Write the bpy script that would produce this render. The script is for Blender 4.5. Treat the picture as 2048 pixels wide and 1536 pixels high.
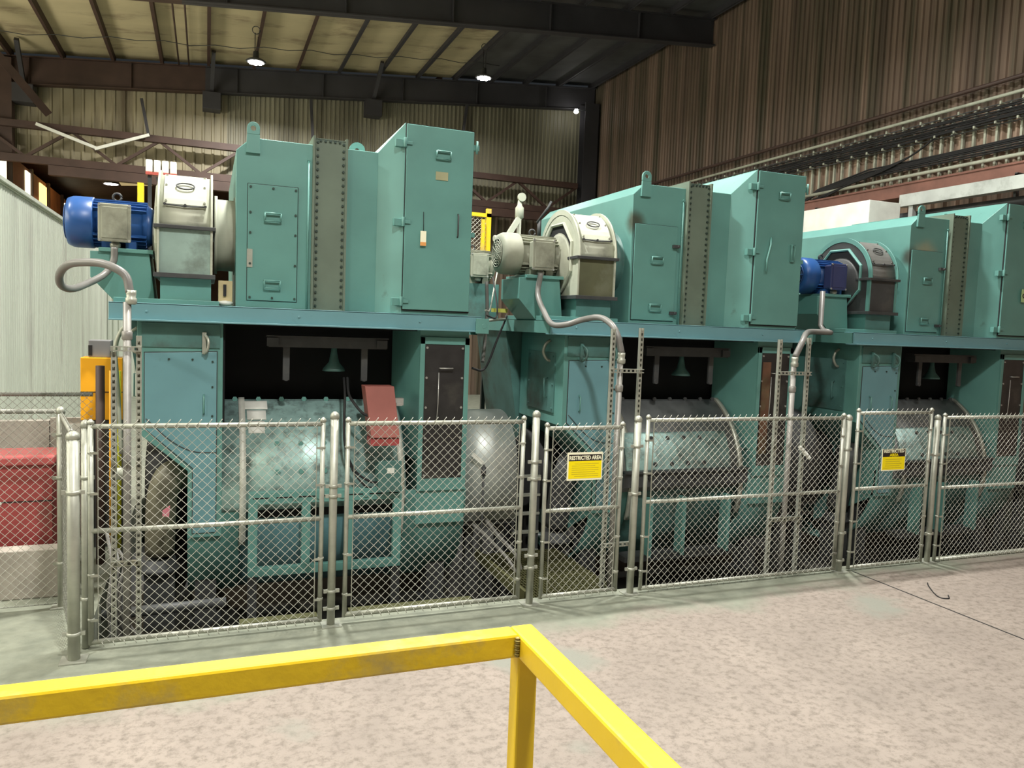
import bpy, math, random
from mathutils import Vector, Matrix
random.seed(7)
for o in list(bpy.data.objects): bpy.data.objects.remove(o)
SC = bpy.context.scene
COL = SC.collection
PI = math.pi

# ------------------------------------------------------------------ camera
def make_camera():
    a, p, r = math.radians(21.6), math.radians(4.28), math.radians(2.14)
    fw = Vector((math.sin(a)*math.cos(p), math.cos(a)*math.cos(p), -math.sin(p)))
    rt = Vector((math.cos(a), -math.sin(a), 0)); up = rt.cross(fw)
    rt2 = rt*math.cos(r) + up*math.sin(r); up2 = rt2.cross(fw)
    m = Matrix((rt2, up2, -fw)).transposed().to_4x4()
    m.translation = (0, 0, 2.76)
    cd = bpy.data.cameras.new('camera'); cd.sensor_width = 36; cd.lens = 1550*36/2048
    cd.clip_end = 300; cd.clip_start = .05
    co = bpy.data.objects.new('camera', cd); co.matrix_world = m; COL.objects.link(co)
    SC.camera = co
make_camera()

# ------------------------------------------------------------------ world, exposure, lights
w = bpy.data.worlds.new('world'); SC.world = w; w.use_nodes = True
w.node_tree.nodes['Background'].inputs[0].default_value = (.80, .90, 1, 1)
w.node_tree.nodes['Background'].inputs[1].default_value = .025
SC.view_settings.view_transform = 'Standard'; SC.view_settings.look = 'None'
SC.view_settings.gamma = 1; SC.view_settings.use_curve_mapping = False
SC.view_settings.exposure = 0.03

def lamp(name, x, y, z, power, color=(1, .98, .92), rad=.24, spread=165):
    d = bpy.data.lights.new(name, 'AREA'); d.shape = 'DISK'; d.size = rad*2; d.energy = power
    d.color = color; d.spread = math.radians(spread)
    o = bpy.data.objects.new(name, d); o.location = (x, y, z); COL.objects.link(o)
    return o
# high bay grid: (x, y, z, power); the two of the second bay are seen in the frame
LAMPS = [(-5.6, 0.7, 9.2, 350), (1.2, 0.7, 9.8, 880), (8.0, 0.7, 10.4, 240),
         (-5.6, 8.7, 9.2, 420), (1.2, 8.9, 9.8, 860), (8.0, 8.9, 10.4, 780),
         (1.2, 16.7, 9.8, 420), (8.0, 16.7, 10.4, 130), (1.2, -7.3, 9.8, 160)]
for i, (x, y, z, p) in enumerate(LAMPS):
    lamp('high_bay_glow', x, y, z, p)

# added warm area light for daylight from the left; no window stands there
d = bpy.data.lights.new('window_daylight', 'AREA'); d.shape = 'RECTANGLE'; d.size = 22; d.size_y = 2.2; d.energy = 1300; d.color = (1, .93, .74)
o = bpy.data.objects.new('window_daylight', d); COL.objects.link(o); o.location = (-8.7, 14, 5.6)
o.rotation_euler = (0, math.radians(-100), 0); o.rotation_euler = Vector((-1, 0, -.12)).to_track_quat('Z', 'Y').to_euler()

# ------------------------------------------------------------------ materials
def mat(name, col, rough=.5, metal=0, var=.12, scale=3, dirt=None, dirt_amt=.0, bump=0, bscale=40, stretch=None, dscale=1.3):
    m = bpy.data.materials.new(name); m.use_nodes = True
    nt = m.node_tree; b = nt.nodes['Principled BSDF']; L = nt.links.new
    b.inputs['Roughness'].default_value = rough; b.inputs['Metallic'].default_value = metal
    tc = nt.nodes.new('ShaderNodeTexCoord'); mp = nt.nodes.new('ShaderNodeMapping')
    L(tc.outputs['Object'], mp.inputs[0])
    if stretch: mp.inputs['Scale'].default_value = stretch
    n = nt.nodes.new('ShaderNodeTexNoise'); n.inputs['Scale'].default_value = scale; n.inputs['Detail'].default_value = 6
    L(mp.outputs[0], n.inputs['Vector'])
    r = nt.nodes.new('ShaderNodeValToRGB')
    r.color_ramp.elements[0].position = .3; r.color_ramp.elements[1].position = .7
    r.color_ramp.elements[0].color = [c*(1-var) for c in col]+[1]
    r.color_ramp.elements[1].color = [min(1, c*(1+var)) for c in col]+[1]
    L(n.outputs['Fac'], r.inputs[0]); out = r.outputs[0]
    if dirt:
        n2 = nt.nodes.new('ShaderNodeTexNoise'); n2.inputs['Scale'].default_value = dscale; n2.inputs['Detail'].default_value = 9
        n2.inputs['Roughness'].default_value = .65
        L(mp.outputs[0], n2.inputs['Vector'])
        r2 = nt.nodes.new('ShaderNodeValToRGB'); r2.color_ramp.elements[0].position = .60-.25*dirt_amt
        r2.color_ramp.elements[1].position = .72-.1*dirt_amt
        L(n2.outputs['Fac'], r2.inputs[0])
        mx = nt.nodes.new('ShaderNodeMix'); mx.data_type = 'RGBA'
        L(r2.outputs[0], mx.inputs[0]); L(out, mx.inputs[6]); mx.inputs[7].default_value = list(dirt)+[1]
        out = mx.outputs[2]
    L(out, b.inputs['Base Color'])
    if bump:
        n3 = nt.nodes.new('ShaderNodeTexNoise'); n3.inputs['Scale'].default_value = bscale; n3.inputs['Detail'].default_value = 4
        L(tc.outputs['Object'], n3.inputs['Vector'])
        bp = nt.nodes.new('ShaderNodeBump'); bp.inputs['Strength'].default_value = bump; bp.inputs['Distance'].default_value = .01
        L(n3.outputs['Fac'], bp.inputs['Height']); L(bp.outputs[0], b.inputs['Normal'])
    return m
def emis(name, col, s):
    m = bpy.data.materials.new(name); m.use_nodes = True
    nt = m.node_tree; nt.nodes.clear(); e = nt.nodes.new('ShaderNodeEmission'); o = nt.nodes.new('ShaderNodeOutputMaterial')
    e.inputs[0].default_value = list(col)+[1]; e.inputs[1].default_value = s
    nt.links.new(e.outputs[0], o.inputs[0]); return m

TEAL = mat('teal_paint', (.115, .280, .252), .42, 0, .08, 2.2, (.07, .14, .12), -.2)
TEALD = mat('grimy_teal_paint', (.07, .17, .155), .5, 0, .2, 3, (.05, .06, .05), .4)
BLUET = mat('blue_teal_paint', (.140, .300, .335), .42, 0, .08, 1.6, (.08, .15, .15), -.1)
DRUM = mat('scuffed_teal_paint', (.27, .42, .40), .36, .25, .2, 9, (.09, .12, .11), .40, bump=.15, dscale=6)
DRUMG = mat('scuffed_grey_steel', (.13, .14, .14), .4, .2, .2, 5, (.08, .09, .09), .4, dscale=3)
RIMW = mat('worn_white_strip', (.55, .56, .50), .5, .1, .15, 6, (.30, .29, .20), .35)
OLIVE = mat('grey_olive_paint', (.125, .165, .125), .6, 0, .12, 3)
DKGREY = mat('dark_grey_steel', (.055, .058, .060), .55, .2, .2, 4, (.10, .10, .09), .2)
BLACK = mat('black_rubber', (.012, .012, .013), .7)
PANELK = mat('worn_black_panel', (.026, .024, .024), .45, .1, .3, 5, (.07, .065, .055), .25)
PIPEG = mat('weathered_conduit_steel', (.26, .25, .23), .45, .3, .15, 8)
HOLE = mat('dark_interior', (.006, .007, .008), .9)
BOLT = mat('bolt_steel', (.035, .06, .05), .5, .3)
BOLTB = mat('bright_bolt_steel', (.5, .5, .48), .4, .7)
GALV = mat('galvanised_steel', (.40, .41, .35), .42, .45, .14, 9, (.20, .20, .17), .15)
GALVB = mat('bright_galvanised_sheet', (.52, .56, .54), .46, .5, .12, 3, (.28, .30, .28), .3)
WIRE = mat('galvanised_wire', (.52, .52, .46), .4, .35, .1, 5)
CREAM = mat('dusty_cream_paint', (.44, .46, .37), .6, 0, .12, 4, (.20, .21, .17), .3)
DUSTT = mat('dusty_teal_paint', (.27, .38, .34), .6, 0, .18, 4, (.10, .12, .10), .35)
MOTG = mat('dusty_grey_motor_paint', (.30, .31, .24), .6, 0, .12, 6, (.13, .13, .10), .3)
MOTB = mat('blue_motor_paint', (.022, .085, .27), .35, 0, .08, 3)
YEL = mat('worn_yellow_paint', (.80, .55, .012), .5, 0, .07, 4, (.42, .33, .14), .22, bump=.1, dscale=3.5)
YEL2 = mat('orange_yellow_paint', (.90, .42, .01), .5, 0, .06, 3)
RED = mat('red_painted_steel', (.36, .06, .06), .5, 0, .12, 3, (.16, .05, .04), .3)
REDG = mat('dull_red_plate', (.27, .085, .07), .55, 0, .10, 4)
GREY = mat('grey_plastic', (.22, .22, .23), .5)
HOSE = mat('grey_flexible_conduit', (.17, .165, .155), .4)
WHITE = mat('white_paint', (.75, .76, .70), .5)
TAN = mat('tan_paper', (.55, .45, .25), .7)
SIGNY = mat('sign_yellow', (1, .80, .0), .4, 0, .02)
SIGNK = mat('sign_black', (.02, .012, .01), .5)
SIGNW = mat('sign_cream', (.95, .93, .70), .5, 0, .02)
SIGNL = mat('sign_small_print', (.62, .50, .02), .5)
BROWN = mat('brown_primer_steel', (.062, .034, .026), .6, 0, .2, 2)
BROWND = mat('dark_grey_roof_steel', (.042, .040, .046), .6, 0, .2, 1)
WALLR = mat('dusty_brown_sheeting', (.17, .118, .088), .6, 0, .5, 1.6, (.055, .052, .03), .6, stretch=(1, 1.6, .07), dscale=1.0)
WALLRL = mat('pale_brown_ribbed_sheeting', (.34, .24, .18), .55, 0, .35, 2.5, (.11, .09, .06), .5, stretch=(1, 3, .2), dscale=2)
WALLB = mat('dusty_beige_sheeting', (.34, .30, .20), .55, 0, .25, 1.4, (.15, .12, .08), .35, stretch=(1.2, 1, .12), dscale=.8)
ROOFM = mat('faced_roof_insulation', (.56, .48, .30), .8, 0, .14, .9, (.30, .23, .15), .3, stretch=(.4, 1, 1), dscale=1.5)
SHED = mat('white_corrugated_sheeting', (.56, .60, .52), .45, .1, .10, 1.4, (.42, .43, .38), .3, stretch=(1, 1, .15))
CONC = mat('pale_concrete', (.42, .38, .33), .8, 0, .16, 3, (.25, .22, .19), .3, bump=.2)
GRATE = mat('yellow_green_grating_steel', (.085, .085, .035), .5, .3, .1)
WARMW = emis('daylit_yellow_window', (1, .70, .22), 2.2)
PALEW = emis('daylit_pale_window', (1, .95, .62), 2.6)
LED = emis('led_lens', (1, .98, .92), 30)
REDP = mat('faded_red_brick_panel', (.34, .13, .06), .7, 0, .2, 1.5)

def floor_mat():
    m = bpy.data.materials.new('worn_concrete_floor'); m.use_nodes = True
    nt = m.node_tree; b = nt.nodes['Principled BSDF']; L = nt.links.new; b.inputs['Roughness'].default_value = .62
    tc = nt.nodes.new('ShaderNodeTexCoord')
    def noise(s, d=8, rough=.6, dist=0):
        n = nt.nodes.new('ShaderNodeTexNoise'); n.inputs['Scale'].default_value = s; n.inputs['Detail'].default_value = d
        n.inputs['Roughness'].default_value = rough; n.inputs['Distortion'].default_value = dist
        L(tc.outputs['Object'], n.inputs['Vector']); return n.outputs['Fac']
    def ramp(src, a, bb, ca=(0, 0, 0, 1), cb=(1, 1, 1, 1)):
        r = nt.nodes.new('ShaderNodeValToRGB'); r.color_ramp.elements[0].position = a; r.color_ramp.elements[1].position = bb
        r.color_ramp.elements[0].color = ca; r.color_ramp.elements[1].color = cb; L(src, r.inputs[0]); return r.outputs[0]
    def mix(f, a, bb):
        x = nt.nodes.new('ShaderNodeMix'); x.data_type = 'RGBA'; L(f, x.inputs[0])
        if isinstance(a, tuple): x.inputs[6].default_value = a
        else: L(a, x.inputs[6])
        if isinstance(bb, tuple): x.inputs[7].default_value = bb
        else: L(bb, x.inputs[7])
        return x.outputs[2]
    base = ramp(noise(1.3), .3, .7, (.245, .208, .180, 1), (.32, .272, .235, 1))
    c = mix(ramp(noise(14, 10, .75), .47, .64), base, (.17, .142, .118, 1))
    c = mix(ramp(noise(.55, 5, .5), .60, .66), c, (.235, .235, .20, 1))
    c = mix(ramp(noise(60, 3, .8), .60, .72), c, (.15, .125, .105, 1))
    # old grey green paint left along the fence line
    sx = nt.nodes.new('ShaderNodeSeparateXYZ'); L(tc.outputs['Object'], sx.inputs[0])
    ad = nt.nodes.new('ShaderNodeMath'); ad.operation = 'MULTIPLY_ADD'; L(noise(1.1, 6, .6), ad.inputs[0]); ad.inputs[1].default_value = 1.5; L(sx.outputs['Y'], ad.inputs[2])
    sb = nt.nodes.new('ShaderNodeMath'); sb.operation = 'MULTIPLY_ADD'; L(sx.outputs['X'], sb.inputs[0]); sb.inputs[1].default_value = -.10; L(ad.outputs[0], sb.inputs[2])
    mr = nt.nodes.new('ShaderNodeMapRange'); L(sb.outputs[0], mr.inputs[0]); mr.inputs[1].default_value = 6.45; mr.inputs[2].default_value = 6.85
    c = mix(mr.outputs[0], c, ramp(noise(5), .3, .7, (.17, .185, .145, 1), (.26, .275, .215, 1)))
    L(c, b.inputs['Base Color'])
    bp = nt.nodes.new('ShaderNodeBump'); bp.inputs['Strength'].default_value = .25; bp.inputs['Distance'].default_value = .01
    L(noise(25), bp.inputs['Height']); L(bp.outputs[0], b.inputs['Normal'])
    return m
FLOOR = floor_mat()

# ------------------------------------------------------------------ mesh building
class MB:
    def __init__(s): s.v = []; s.f = []; s.sm = []
    def face(s, idx, smooth=False): s.f.append(idx); s.sm.append(smooth)
    def add(s, vs, fs, smooth=False):
        b = len(s.v); s.v += [tuple(v) for v in vs]
        for f in fs: s.face([b+i for i in f], smooth)
        return s
    def box(s, x0, x1, y0, y1, z0, z1):
        if x0 > x1: x0, x1 = x1, x0
        vs = [(x0, y0, z0), (x1, y0, z0), (x1, y1, z0), (x0, y1, z0), (x0, y0, z1), (x1, y0, z1), (x1, y1, z1), (x0, y1, z1)]
        return s.add(vs, [(0, 3, 2, 1), (4, 5, 6, 7), (0, 1, 5, 4), (1, 2, 6, 5), (2, 3, 7, 6), (3, 0, 4, 7)])
    def prism(s, axis, pts, a0, a1, smooth=False):
        # axis 'X': pts (y,z); 'Y': pts (x,z); 'Z': pts (x,y)
        if axis == 'X': g = lambda a, p: (a, p[0], p[1])
        elif axis == 'Y': g = lambda a, p: (p[0], a, p[1])
        else: g = lambda a, p: (p[0], p[1], a)
        n = len(pts); area = sum(pts[i][0]*pts[(i+1) % n][1]-pts[(i+1) % n][0]*pts[i][1] for i in range(n))
        if (area < 0) != (axis == 'Y'): pts = pts[::-1]
        b = len(s.v); s.v += [g(a0, p) for p in pts]+[g(a1, p) for p in pts]
        s.face([b+i for i in range(n)][::-1]); s.face([b+n+i for i in range(n)])
        for i in range(n):
            j = (i+1) % n; s.face([b+i, b+j, b+n+j, b+n+i], smooth)
        return s
    def cyl(s, p, q, r, r2=None, n=16, caps=True, smooth=True):
        return s.tube([p, q], r, n, caps, smooth, r2)
    def tube(s, path, r, n=10, caps=True, smooth=True, r2=None):
        P = [Vector(p) for p in path]; b = len(s.v); m = len(P); prev = None
        for i, p in enumerate(P):
            t = (P[min(i+1, m-1)]-P[max(i-1, 0)]).normalized()
            if prev is None:
                ref = Vector((0, 0, 1)) if abs(t.z) < .9 else Vector((0, 1, 0)); u = t.cross(ref).normalized()
            else:
                u = (prev-t*prev.dot(t)).normalized()
            prev = u; v = t.cross(u)
            rr = r if (r2 is None or m < 2) else r+(r2-r)*i/(m-1)
            for k in range(n):
                a = 2*PI*k/n; s.v.append(tuple(p+(u*math.cos(a)+v*math.sin(a))*rr))
        for i in range(m-1):
            for k in range(n):
                k2 = (k+1) % n; s.face([b+i*n+k, b+i*n+k2, b+(i+1)*n+k2, b+(i+1)*n+k], smooth)
        if caps:
            s.face([b+k for k in range(n)][::-1]); s.face([b+(m-1)*n+k for k in range(n)])
        return s
    def bar(s, p, q, wd, dp=None, up=(0, 1, 0)):
        # rectangular bar from p to q; wd across, dp along up
        p = Vector(p); q = Vector(q); t = (q-p).normalized(); upv = Vector(up); u = t.cross(upv)
        if u.length < 1e-4: upv = Vector((1, 0, 0)); u = t.cross(upv)
        u.normalize(); v = u.cross(t).normalized(); dp = dp or wd
        vs = []
        for e in (p, q):
            for a, c in ((-1, -1), (1, -1), (1, 1), (-1, 1)): vs.append(e+u*a*wd/2+v*c*dp/2)
        return s.add(vs, [(0, 1, 2, 3), (7, 6, 5, 4), (0, 4, 5, 1), (1, 5, 6, 2), (2, 6, 7, 3), (3, 7, 4, 0)])
    def bolt(s, x, y, z, r=.014, h=.012, d='-Y'):
        q = {'-Y': (x, y-h, z), '-X': (x-h, y, z), '+Z': (x, y, z+h)}[d]
        return s.cyl((x, y, z), q, r, n=6, smooth=False)
    def lathe(s, c, prof, n=24, axis='Z', smooth=True):
        # prof: (radius, along)
        b = len(s.v)
        for (r, h) in prof:
            for k in range(n):
                a = 2*PI*k/n; x, y = r*math.cos(a), r*math.sin(a)
                s.v.append({'Z': (c[0]+x, c[1]+y, c[2]+h), 'X': (c[0]+h, c[1]+x, c[2]+y), 'Y': (c[0]+x, c[1]+h, c[2]+y)}[axis])
        for i in range(len(prof)-1):
            for k in range(n):
                k2 = (k+1) % n; s.face([b+i*n+k, b+i*n+k2, b+(i+1)*n+k2, b+(i+1)*n+k], smooth)
        s.face([b+k for k in range(n)][::-1]); s.face([b+(len(prof)-1)*n+k for k in range(n)])
        return s

def root_loc(o):
    while o.parent: o = o.parent
    return o.location
def build(name, mb, m, parent=None, bevel=0, loc=None):
    me = bpy.data.meshes.new(name)
    if parent: off = root_loc(parent)
    elif loc is not None: off = Vector(loc)
    else:
        xs = [v[0] for v in mb.v]; ys = [v[1] for v in mb.v]; zs = [v[2] for v in mb.v]
        off = Vector(((min(xs)+max(xs))/2, (min(ys)+max(ys))/2, min(zs)))
    me.from_pydata([(v[0]-off[0], v[1]-off[1], v[2]-off[2]) for v in mb.v], [], mb.f)
    me.polygons.foreach_set('use_smooth', mb.sm)
    me.materials.append(m)
    me.update()
    import bmesh
    bm = bmesh.new(); bm.from_mesh(me); bmesh.ops.recalc_face_normals(bm, faces=bm.faces); bm.to_mesh(me); bm.free()
    o = bpy.data.objects.new(name, me); COL.objects.link(o)
    if parent: o.parent = parent
    else: o.location = off
    if bevel:
        md = o.modifiers.new('bevel', 'BEVEL'); md.width = bevel; md.segments = 2; md.limit_method = 'ANGLE'; md.angle_limit = math.radians(40)
    return o
def thing(name, loc, label, cat, group=None):
    o = bpy.data.objects.new(name, None); o.location = loc; o.empty_display_size = .1; COL.objects.link(o)
    return tag(o, label, cat, group)
def tag(o, label, cat, group=None):
    o['label'] = label; o['category'] = cat
    if group: o['group'] = group
    return o
NT = [0]
def struct(mb, m, name=None, bevel=0):
    if name is None: NT[0] += 1; name = 'trim_%d' % NT[0]
    o = build(name, mb, m, bevel=bevel); o['kind'] = 'structure'; return o
def part_label(o, s): o['label'] = s; return o
def bez(pts, n=8):
    # smooth path through points (Catmull-Rom)
    P = [Vector(p) for p in pts]; P = [P[0]*2-P[1]]+P+[P[-1]*2-P[-2]]; out = []
    for i in range(1, len(P)-2):
        for k in range(n):
            t = k/n; a, b, c, d = P[i-1:i+3]
            out.append(.5*((2*b)+(c-a)*t+(2*a-5*b+4*c-d)*t*t+(3*b-a-3*c+d)*t**3))
    out.append(P[-2]); return out
def text_mesh(name, body, size, mloc, m, parent, width=None):
    cu = bpy.data.curves.new(name, 'FONT'); cu.body = body; cu.size = size; cu.extrude = .001; cu.offset = size*.03
    cu.align_x = 'CENTER'; cu.align_y = 'CENTER'
    t = bpy.data.objects.new(name+'_tmp', cu); COL.objects.link(t)
    dg = bpy.context.evaluated_depsgraph_get(); dg.update()
    me = bpy.data.meshes.new_from_object(t.evaluated_get(dg)); COL.objects.unlink(t); bpy.data.objects.remove(t)
    xs = [v.co.x for v in me.vertices]; sx = (width/(max(xs)-min(xs))) if width else 1
    cx = (max(xs)+min(xs))/2; off = root_loc(parent)
    for v in me.vertices:
        x, y, z = (v.co.x-cx)*sx, v.co.y, v.co.z
        v.co = (x+mloc[0]-off[0], -z+mloc[1]-off[1], y+mloc[2]-off[2])
    me.materials.clear(); me.materials.append(m)
    o = bpy.data.objects.new(name, me); COL.objects.link(o); o.parent = parent; return o

# ------------------------------------------------------------------ building shell
def corrugated(axis, a0, a1, fixed, z0, z1, pitch, depth, sgn, rib=.3):
    """ribbed sheet along axis; z1 may be a function of the running coordinate"""
    mb = MB(); prof = []; a = a0
    while a < a1-1e-6:
        for t, d in ((0, 0), (.5-rib/2-.08, 0), (.5-rib/2+.02, 1), (.5+rib/2-.02, 1), (.5+rib/2+.08, 0)):
            if a+t*pitch <= a1: prof.append((a+t*pitch, fixed+sgn*d*depth))
        a += pitch
    prof.append((a1, fixed))
    zt = z1 if callable(z1) else (lambda q: z1)
    for (p, d) in prof:
        if axis == 'X': mb.v += [(p, d, z0), (p, d, zt(p))]
        else: mb.v += [(d, p, z0), (d, p, zt(p))]
    for i in range(len(prof)-1):
        j = 2*i; mb.face([j, j+2, j+3, j+1])
    return mb
roofz = lambda x: 11.0+.094*x
XL, XR, YB, YF = -9.0, 14.5, 28.9, -12.0

# floor slabs: front slab to the pit edge, left slab, slab beyond the machines
PX0, PX1, PY0, PY1, PZ = -.93, 13.6, 7.08, 12.6, -.62
fl = MB()
fl.box(XL, XR, YF, PY0, -.9, 0); fl.box(XL, PX0, PY0, YB, -.9, 0); fl.box(PX1, XR, PY0, YB, -.9, 0); fl.box(PX0, PX1, PY1, YB, -.9, 0)
fl.box(XL, 8, YB, 62, -.9, 0)
fo = build('floor', fl, FLOOR, loc=(0, 0, 0)); fo['kind'] = 'structure'
struct(MB().box(PX0, PX1, PY0, PY1, PZ-.2, PZ), mat('oily_pit_concrete', (.014, .014, .012), .6, 0, .4, 2, (.05, .045, .03), .2), 'floor_pit')
struct(MB().box(7.165, 7.185, -4, 6.9, 0, .002), BLACK)   # floor joint
tag(build('wire_curl', MB().tube(bez([(7.70, 6.30, .006), (7.62, 6.22, .006), (7.45, 6.0, .006), (7.40, 5.88, .006), (7.47, 5.84, .006), (7.56, 5.92, .006)], 5), .006, 6), BLACK), 'small dark curl of wire on the floor right of the floor joint', 'wire')
# right wall
struct(corrugated('Y', YF, YB, XR, 7.42, roofz(XR)+.1, .17, .04, -1, .34), WALLR, 'wall_right')
struct(corrugated('Y', YF, YB, XR-.02, 0, 7.42, .30, .075, -1, .16), WALLRL, 'wall_right_lower')
# back wall: full height right of the bay opening, above the opening on the left
struct(corrugated('X', XL, .6, YB, 7.35, lambda x: roofz(x)+.1, .30, .045, -1, .22), WALLB, 'wall_back')
struct(corrugated('X', .6, XR, YB, 7.35, lambda x: roofz(x)+.1, .16, .04, -1, .3), mat('dusty_grey_green_sheeting', (.25, .235, .17), .55, 0, .25, 1.4, (.11, .10, .07), .4, stretch=(1.2, 1, .12), dscale=.8), 'wall_back_right')
struct(corrugated('X', 2.6, XR, YB+.02, 0, 7.35, .30, .045, -1, .22), WALLR, 'wall_back_lower')
# near-side wall behind the camera and left side wall
struct(MB().box(XL-.2, XL, YF, YB, 0, roofz(XL)+.2), SHED, 'wall_left')
struct(MB().box(XL, XR, YF-.2, YF, 0, 13), WALLR, 'wall_front')
# sloped roof
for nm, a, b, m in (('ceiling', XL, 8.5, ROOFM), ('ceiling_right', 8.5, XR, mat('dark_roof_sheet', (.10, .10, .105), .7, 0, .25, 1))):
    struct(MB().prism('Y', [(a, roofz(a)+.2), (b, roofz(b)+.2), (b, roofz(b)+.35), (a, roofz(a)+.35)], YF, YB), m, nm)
# purlins (Z profile as a web with two flanges)
k = -6
while -0+.04+1.42*k < XR:
    x = .04+1.42*k; z = roofz(x)
    if x > XL+.2:
        mb = MB().box(x-.012, x+.012, -1, YB-.05, z-.04, z+.2).box(x-.085, x+.012, -1, YB-.05, z-.02, z-.008)
        struct(mb, BROWN if x < 4 else BROWND)
    k += 1
# rafters: deep I beams along X, sloping
def rafter(y, dz0, m, x0=XL, x1=XR-.1, dep=.86):
    mb = MB(); zt = lambda x: roofz(x)-.01
    mb.prism('Y', [(x0, zt(x0)), (x1, zt(x1)), (x1, zt(x1)-dep), (x0, zt(x0)-dep)], y-.012, y+.012)
    for d in (0, dep-.03):
        mb.prism('Y', [(x0, zt(x0)-d), (x1, zt(x1)-d), (x1, zt(x1)-d-.03), (x0, zt(x0)-d-.03)], y-.14, y+.14)
    x = x0+1
    while x < x1:
        mb.box(x-.01, x+.01, y-.12, y+.12, zt(x)-dep+.03, zt(x)-.05); x += 2.84
    return struct(mb, m)
rafter(28.55, 0, BROWN, x1=-.1); rafter(28.55, 0, BROWND, x0=-.1); rafter(20.7, 0, BROWN, x1=-.6, dep=.80); rafter(20.7, 0, BROWND, x0=-.6, dep=.80); rafter(12.9, 0, BROWND, dep=.8)
# knee braces from rafter down to bottom flange of purlins / wall girts
for x in (-5.3, .1, 5.5):
    z = roofz(x)-.9
    struct(MB().bar((x, 28.4, z+.05), (x+.05, 27.2, z+1.0), .12, .12).box(x-.28, x+.28, 28.2, 28.75, z-.55, z), BROWND)
struct(MB().bar((-6.6, 20.9, 11.0), (-4.6, 27.9, 8.75), .22, .22), BROWN)
struct(MB().box(-5.95, -5.6, 28.3, 28.72, 7.4, roofz(-5.8)-.1), BROWN)
# corner column and wall column
struct(MB().box(13.75, 14.35, 28.0, 28.03, 0, 11.6).box(13.75, 14.35, 28.45, 28.48, 0, 11.6).box(14.03, 14.06, 28.03, 28.45, 0, 11.6), BROWND)
# girt truss across the back wall
def truss(y, x0, x1, zt, zb, m, n):
    struct(MB().box(x0, x1, y-.11, y+.11, zt-.16, zt+.05), m)
    struct(MB().box(x0, x1, y-.10, y+.10, zb-.18, zb+.05), m)
    for i in range(n):
        a = x0+(x1-x0)*i/n; b = x0+(x1-x0)*(i+.5)/n; c = x0+(x1-x0)*(i+1)/n
        struct(MB().bar((a, y, zt-.1), (b, y, zb), .09, .09).bar((b, y, zb), (c, y, zt-.1), .09, .09), m)
truss(28.2, -9, 13.6, 8.42, 7.40, BROWN, 9)
struct(MB().bar((-4.9, 27.95, 8.38), (-3.2, 27.95, 7.82), .09, .08).bar((-3.3, 27.9, 7.80), (-1.75, 27.9, 8.42), .09, .08), WHITE)
struct(MB().box(-4.6, 13.6, 28.05, 28.3, 6.9, 7.2), BROWN)
for a, b in (((-2.0, 28.2, 9.6), (-1.78, 28.2, 8.4)), ((3.30, 28.2, 10.3), (3.42, 28.2, 8.45)), ((8.95, 28.2, 10.9), (8.66, 28.2, 8.45))):
    struct(MB().bar(a, b, .09, .09), BROWND)
# beyond the opening: darker neighbouring bay
struct(MB().box(-9, 8, 62, 62.2, 0, 12), BROWN, 'wall_far')
struct(MB().box(-9.2, -7.0, 29, 62, 7.0, 8.55).box(-7.4, -7.0, 29, 62, 0, 7.0), REDP, 'wall_far_left')
struct(MB().box(8, 8.2, 29, 62, 0, 12), BROWN, 'wall_far_right')
struct(MB().prism('Y', [(-9, 9.1), (8, 10.6), (8, 10.8), (-9, 9.3)], 29.1, 62), BROWN, 'ceiling_far')
nw = 0
for y0, y1, z0, z1, m in ((29.5, 34.2, 7.3, 8.25, PALEW), (37.6, 39.0, 7.25, 8.4, PALEW), (40.5, 42.0, 7.35, 8.35, WARMW), (47.0, 50.5, 7.3, 8.3, PALEW), (55, 58.5, 7.3, 8.2, WARMW)):
    nw += 1
    struct(MB().box(-7.0, -6.95, y0, y1, z0, z1), m, 'window_%d' % nw)
for i in range(7):
    y = 34.6+i*3.8
    struct(MB().box(-7.0, -6.88, y, y+.25, 6.9, 8.6), BROWN)
# skylight panes in the far roof
for x0, y0, x1, y1 in ((-6.4, 41, -5.2, 44), (-4.3, 44, -2.8, 47)):
    nw += 1; z = lambda x: 9.08+(x+9)*.0882-.03
    struct(MB().prism('Y', [(x0, z(x0)), (x1, z(x1)), (x1, z(x1)+.03), (x0, z(x0)+.03)], y0, y1), WARMW if x0 < -5 else emis('dim_skylight', (1, .75, .35), .45), 'window_%d' % nw)
lamp('far_bay_glow', -3, 40, 8.2, 1600, (1, .78, .5), .4)

# wall girts and services along the right wall
def run(z, x, r, m, name, label, cat, y0=6, y1=27.8, n=8, group=None):
    o = build(name, MB().tube([(x, y0, z), (x, y1, z)], r, n), m)
    return tag(o, label, cat, group)
run(7.84, 14.30, .045, BROWN, 'pipe', 'brown steel pipe running high along the right wall, topmost of the wall runs', 'pipe')
run(7.53, 14.22, .035, CREAM, 'pipe', 'pale conduit directly above the long black cable bundle on the right wall', 'pipe')
run(6.34, 14.22, .04, CREAM, 'pipe', 'pale conduit just above the brown ledge beam on the right wall', 'pipe', 6, 17.5)
struct(MB().box(14.0, 14.42, 6, 27.9, 5.86, 5.90).box(14.0, 14.42, 6, 27.9, 6.12, 6.16).box(14.03, 14.06, 6, 27.9, 5.9, 6.12), mat('red_brown_ledge_steel', (.21, .095, .07), .55, 0, .2, 3))
tr = thing('cable_tray', (14.3, 17, 7.02), 'ladder tray packed with black cables high on the right wall', 'cable tray')
build('tray_rail', MB().box(14.26, 14.28, 6, 27, 7.39, 7.41), DKGREY, tr)
build('tray_rail', MB().box(14.26, 14.28, 6, 27, 7.00, 7.02), DKGREY, tr)
cb = MB()
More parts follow.
